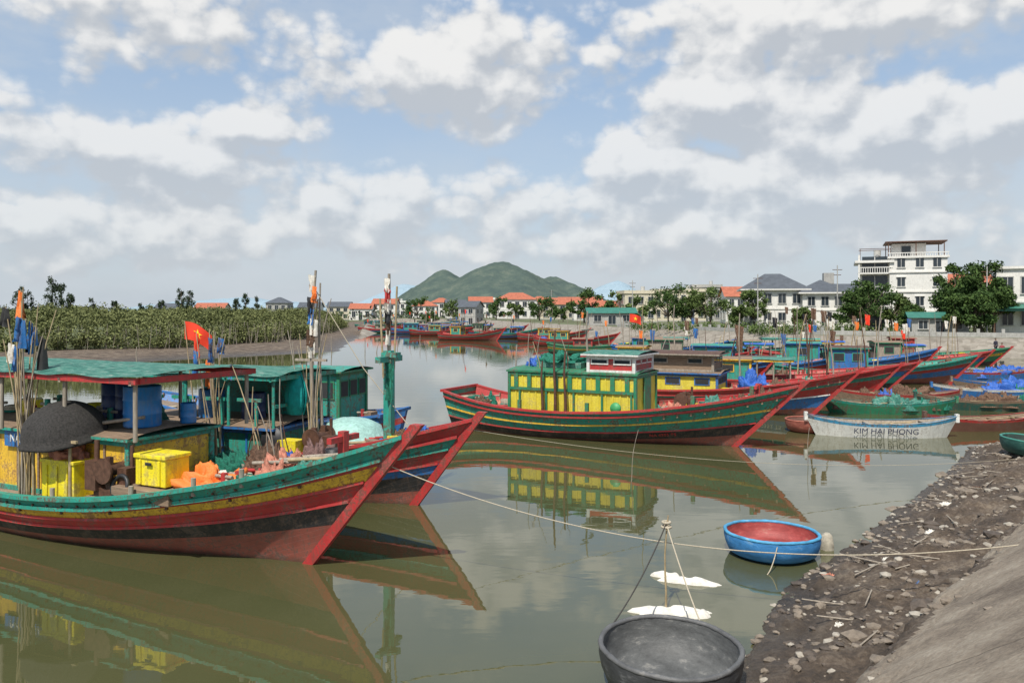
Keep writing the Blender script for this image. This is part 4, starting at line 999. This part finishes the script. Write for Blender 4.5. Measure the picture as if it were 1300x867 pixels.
for px,D_,yw,c1 in((1264,80,.3,'dark_shirt'),(1272,79.5,-.6,'red_shirt')):
    x,y=at(px,D_); person(x,y,gh(x,y)+.0,1.65,yw,simple(c1,(.03,.03,.05) if c1[0]=='d' else (.3,.04,.05),.8),simple('navy_trousers',(.02,.025,.05),.8))
# ------------------------------------------------------------------ hills
def hill(name,cx_,cy_,peaks,ext,mat,n=110,seed=0,rough=1,pw=1.0):
    b=MB()
    def fn(u,v):
        x=cx_+(u-.5)*ext[0]; y=cy_+(v-.5)*ext[1]; z=0
        for (px_,py_,h,sx_,sy_) in peaks:
            r=math.hypot((x-cx_-px_)/sx_,(y-cy_-py_)/sy_); z=max(z,h*(1-math.sqrt(r*r+.006)+.07)) if r<1.07 else z
        nn=mn.fractal(Vector((x*.012,y*.012,seed)),.8,2.2,6)
        edge_=min(u,1-u,v,1-v)
        z+=nn*9*rough*min(1,z/20)
        return (x,y,z-2 if edge_>.01 else -5)
    b.grid(fn,n,n//2,mat); return b.build(name)
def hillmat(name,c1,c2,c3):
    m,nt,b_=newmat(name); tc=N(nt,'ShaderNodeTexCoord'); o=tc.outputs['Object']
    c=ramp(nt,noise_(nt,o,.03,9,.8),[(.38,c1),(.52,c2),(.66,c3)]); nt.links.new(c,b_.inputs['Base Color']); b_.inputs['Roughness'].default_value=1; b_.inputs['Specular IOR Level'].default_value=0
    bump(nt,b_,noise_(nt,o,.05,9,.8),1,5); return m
hm=hillmat('hill_woodland_hazed',(.075,.105,.10),(.10,.135,.115),(.155,.18,.145))  # woodland greens with blue-grey air haze mixed into the base colour
hill('hill',0,1560,[(-22,0,104,215,260),(80,-10,76,150,180),(-135,20,90,120,190),(10,-60,76,200,160),(-85,0,64,110,160)],(860,600),hm,n=150,seed=3)
hm2=hillmat('far_mountain_haze_tint',(.26,.35,.41),(.29,.38,.44),(.32,.41,.47))  # pale blue distance haze painted as the mountains' base colour
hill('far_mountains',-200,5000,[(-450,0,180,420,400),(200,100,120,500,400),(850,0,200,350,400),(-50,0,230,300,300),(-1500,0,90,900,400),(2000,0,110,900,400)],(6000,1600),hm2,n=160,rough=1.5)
# ------------------------------------------------------------------ sky
w=bpy.data.worlds.new('World'); scene.world=w; w.use_nodes=True; nt=w.node_tree; nt.nodes.clear()
sun_dir=Vector((-.22,-.62,.95)).normalized(); el=math.asin(sun_dir.z); rotz=math.atan2(sun_dir.x,sun_dir.y)
sky=N(nt,'ShaderNodeTexSky'); sky.sky_type='NISHITA'; sky.sun_disc=False; sky.sun_elevation=el; sky.sun_rotation=rotz; sky.dust_density=1.5; sky.ozone_density=1.2; sky.air_density=1.0
g=bpy.data.node_groups.new('CloudDensity','ShaderNodeTree'); g.interface.new_socket('Vec',in_out='INPUT',socket_type='NodeSocketVector'); g.interface.new_socket('Density',in_out='OUTPUT',socket_type='NodeSocketFloat'); g.interface.new_socket('Raw',in_out='OUTPUT',socket_type='NodeSocketFloat')
gi=N(g,'NodeGroupInput'); go=N(g,'NodeGroupOutput'); V=gi.outputs[0]
clouds=[(205,35,140,48,.6),(575,90,165,66,1.0),(205,205,150,44,1.0),(140,190,65,32,1.0),(318,165,85,28,.8),(1080,24,340,48,.85),(825,200,100,50,1.1),(915,130,95,66,1.3),(1015,170,120,75,1.25),(1000,225,250,55,1.05),(1130,170,95,60,1.3),(1290,150,75,44,1.0),(690,260,110,36,.85),(470,262,220,40,.65),(880,295,380,44,.8),(200,285,360,46,.75),
 (-500,150,300,90,.9),(1900,120,300,100,.9)]
cur=None
def vm(nt_,op,a,b_):
    n=nt_.nodes.new('ShaderNodeVectorMath'); n.operation=op
    for i,v in enumerate((a,b_)):
        if v is None: continue
        if isinstance(v,tuple): n.inputs[i].default_value=v
        else: nt_.links.new(v,n.inputs[i])
    return n
for (px,py,rx,ry,st) in clouds:
    u=math.atan((px-650)/1011); v=math.atan((395-py)/1011*math.cos(u)) if abs(px)<1400 else (395-py)/1011
    s1=vm(g,'SUBTRACT',V,(u,v,0)); s2=vm(g,'MULTIPLY',s1.outputs[0],(1011/rx*1.0,1011/ry,0)); ln=vm(g,'LENGTH',s2.outputs[0],None).outputs['Value']
    val=math_(g,'MULTIPLY',math_(g,'SUBTRACT',1.15,ln),st)
    cur=val if cur is None else math_(g,'SMOOTH_MAX',cur,val,.25)
cur=math_(g,'MAXIMUM',cur,-.45)
V2=mapping(g,V,(1,1.35,1))
nf=noise_(g,V2,9,7,.56,0,'2D')
vo=N(g,'ShaderNodeTexVoronoi'); vo.voronoi_dimensions='2D'; vo.feature='F1'; vo.inputs['Scale'].default_value=22
g.links.new(vm(g,'ADD',V2,vm(g,'MULTIPLY',(1,1,1),None).outputs[0]).outputs[0] if False else V2,vo.inputs['Vector'])
vo2=N(g,'ShaderNodeTexVoronoi'); vo2.voronoi_dimensions='2D'; vo2.feature='F1'; vo2.inputs['Scale'].default_value=52; g.links.new(V2,vo2.inputs['Vector'])
vsq=math_(g,'ADD',math_(g,'MULTIPLY',math_(g,'POWER',vo.outputs['Distance'],2.0),.42),math_(g,'MULTIPLY',math_(g,'POWER',vo2.outputs['Distance'],2.0),.2))
dens=math_(g,'ADD',math_(g,'ADD',math_(g,'MULTIPLY',cur,.75),math_(g,'MULTIPLY',math_(g,'SUBTRACT',nf,.5),1.4)),math_(g,'SUBTRACT',.12,vsq))
g.links.new(dens,go.inputs[1])
mr=N(g,'ShaderNodeMapRange'); mr.interpolation_type='SMOOTHSTEP'; mr.inputs[1].default_value=-.14; mr.inputs[2].default_value=.28; g.links.new(dens,mr.inputs[0]); g.links.new(mr.outputs[0],go.inputs[0])
tc=N(nt,'ShaderNodeTexCoord'); sx=N(nt,'ShaderNodeSeparateXYZ'); nt.links.new(tc.outputs['Generated'],sx.inputs[0])
az=math_(nt,'ARCTAN2',sx.outputs[0],sx.outputs[1]); ev=math_(nt,'ARCSINE',sx.outputs[2])
cb=N(nt,'ShaderNodeCombineXYZ'); nt.links.new(az,cb.inputs[0]); nt.links.new(ev,cb.inputs[1])
g1=N(nt,'ShaderNodeGroup'); g1.node_tree=g; nt.links.new(cb.outputs[0],g1.inputs[0])
g2=N(nt,'ShaderNodeGroup'); g2.node_tree=g; nt.links.new(vm(nt,'ADD',cb.outputs[0],(-.008,.024,0)).outputs[0],g2.inputs[0])
dd=math_(nt,'SUBTRACT',g1.outputs['Raw'],g2.outputs['Raw'])
lit=N(nt,'ShaderNodeMapRange'); lit.interpolation_type='SMOOTHSTEP'; lit.inputs[1].default_value=-.28; lit.inputs[2].default_value=.40; nt.links.new(dd,lit.inputs[0])
ccol=mixc(nt,lit.outputs[0],(5.3,5.6,6.0),(9.0,8.9,8.7))
skyt=mixc(nt,.5,mixc(nt,1.0,sky.outputs[0],(1.5,1.5,1.45),'MULTIPLY'),(4.1,5.5,7.5))
hz=N(nt,'ShaderNodeMapRange'); hz.interpolation_type='SMOOTHSTEP'; hz.inputs[1].default_value=.36; hz.inputs[2].default_value=-.02; nt.links.new(ev,hz.inputs[0])
wisps=ramp(nt,noise_(nt,mapping(nt,cb.outputs[0],(1,2.2,1)),4.5,6,.6,0,'2D'),[(.36,0),(.66,1)])
hzf=math_(nt,'MULTIPLY',hz.outputs[0],math_(nt,'ADD',.62,math_(nt,'MULTIPLY',wisps,.38)))
sk2=mixc(nt,math_(nt,'MAXIMUM',hzf,math_(nt,'MULTIPLY',wisps,.4)),skyt,(6.0,6.5,7.0))
fin=mixc(nt,math_(nt,'MULTIPLY',g1.outputs['Density'],math_(nt,'SUBTRACT',.93,math_(nt,'MULTIPLY',hz.outputs[0],.4))),sk2,ccol)
bg=N(nt,'ShaderNodeBackground'); bg.inputs[1].default_value=.1; nt.links.new(fin,bg.inputs[0]); ow=N(nt,'ShaderNodeOutputWorld'); nt.links.new(bg.outputs[0],ow.inputs[0])
sl_=bpy.data.lights.new('sun','SUN'); sl_.energy=4.8; sl_.angle=R(.5); sl_.color=(1,.95,.86); so=bpy.data.objects.new('sun',sl_); link(so); so.rotation_euler=sun_dir.to_track_quat('Z','Y').to_euler()
# ------------------------------------------------------------------ camera
cam=bpy.data.cameras.new('camera'); co=bpy.data.objects.new('camera',cam); link(co); co.location=(0,0,4.6); co.rotation_euler=(R(90),0,0)
cam.sensor_width=36; cam.lens=28; cam.shift_y=-.0296; cam.clip_start=.1; cam.clip_end=20000; scene.camera=co
scene.view_settings.view_transform='Standard'; scene.view_settings.look='None'; scene.view_settings.exposure=0
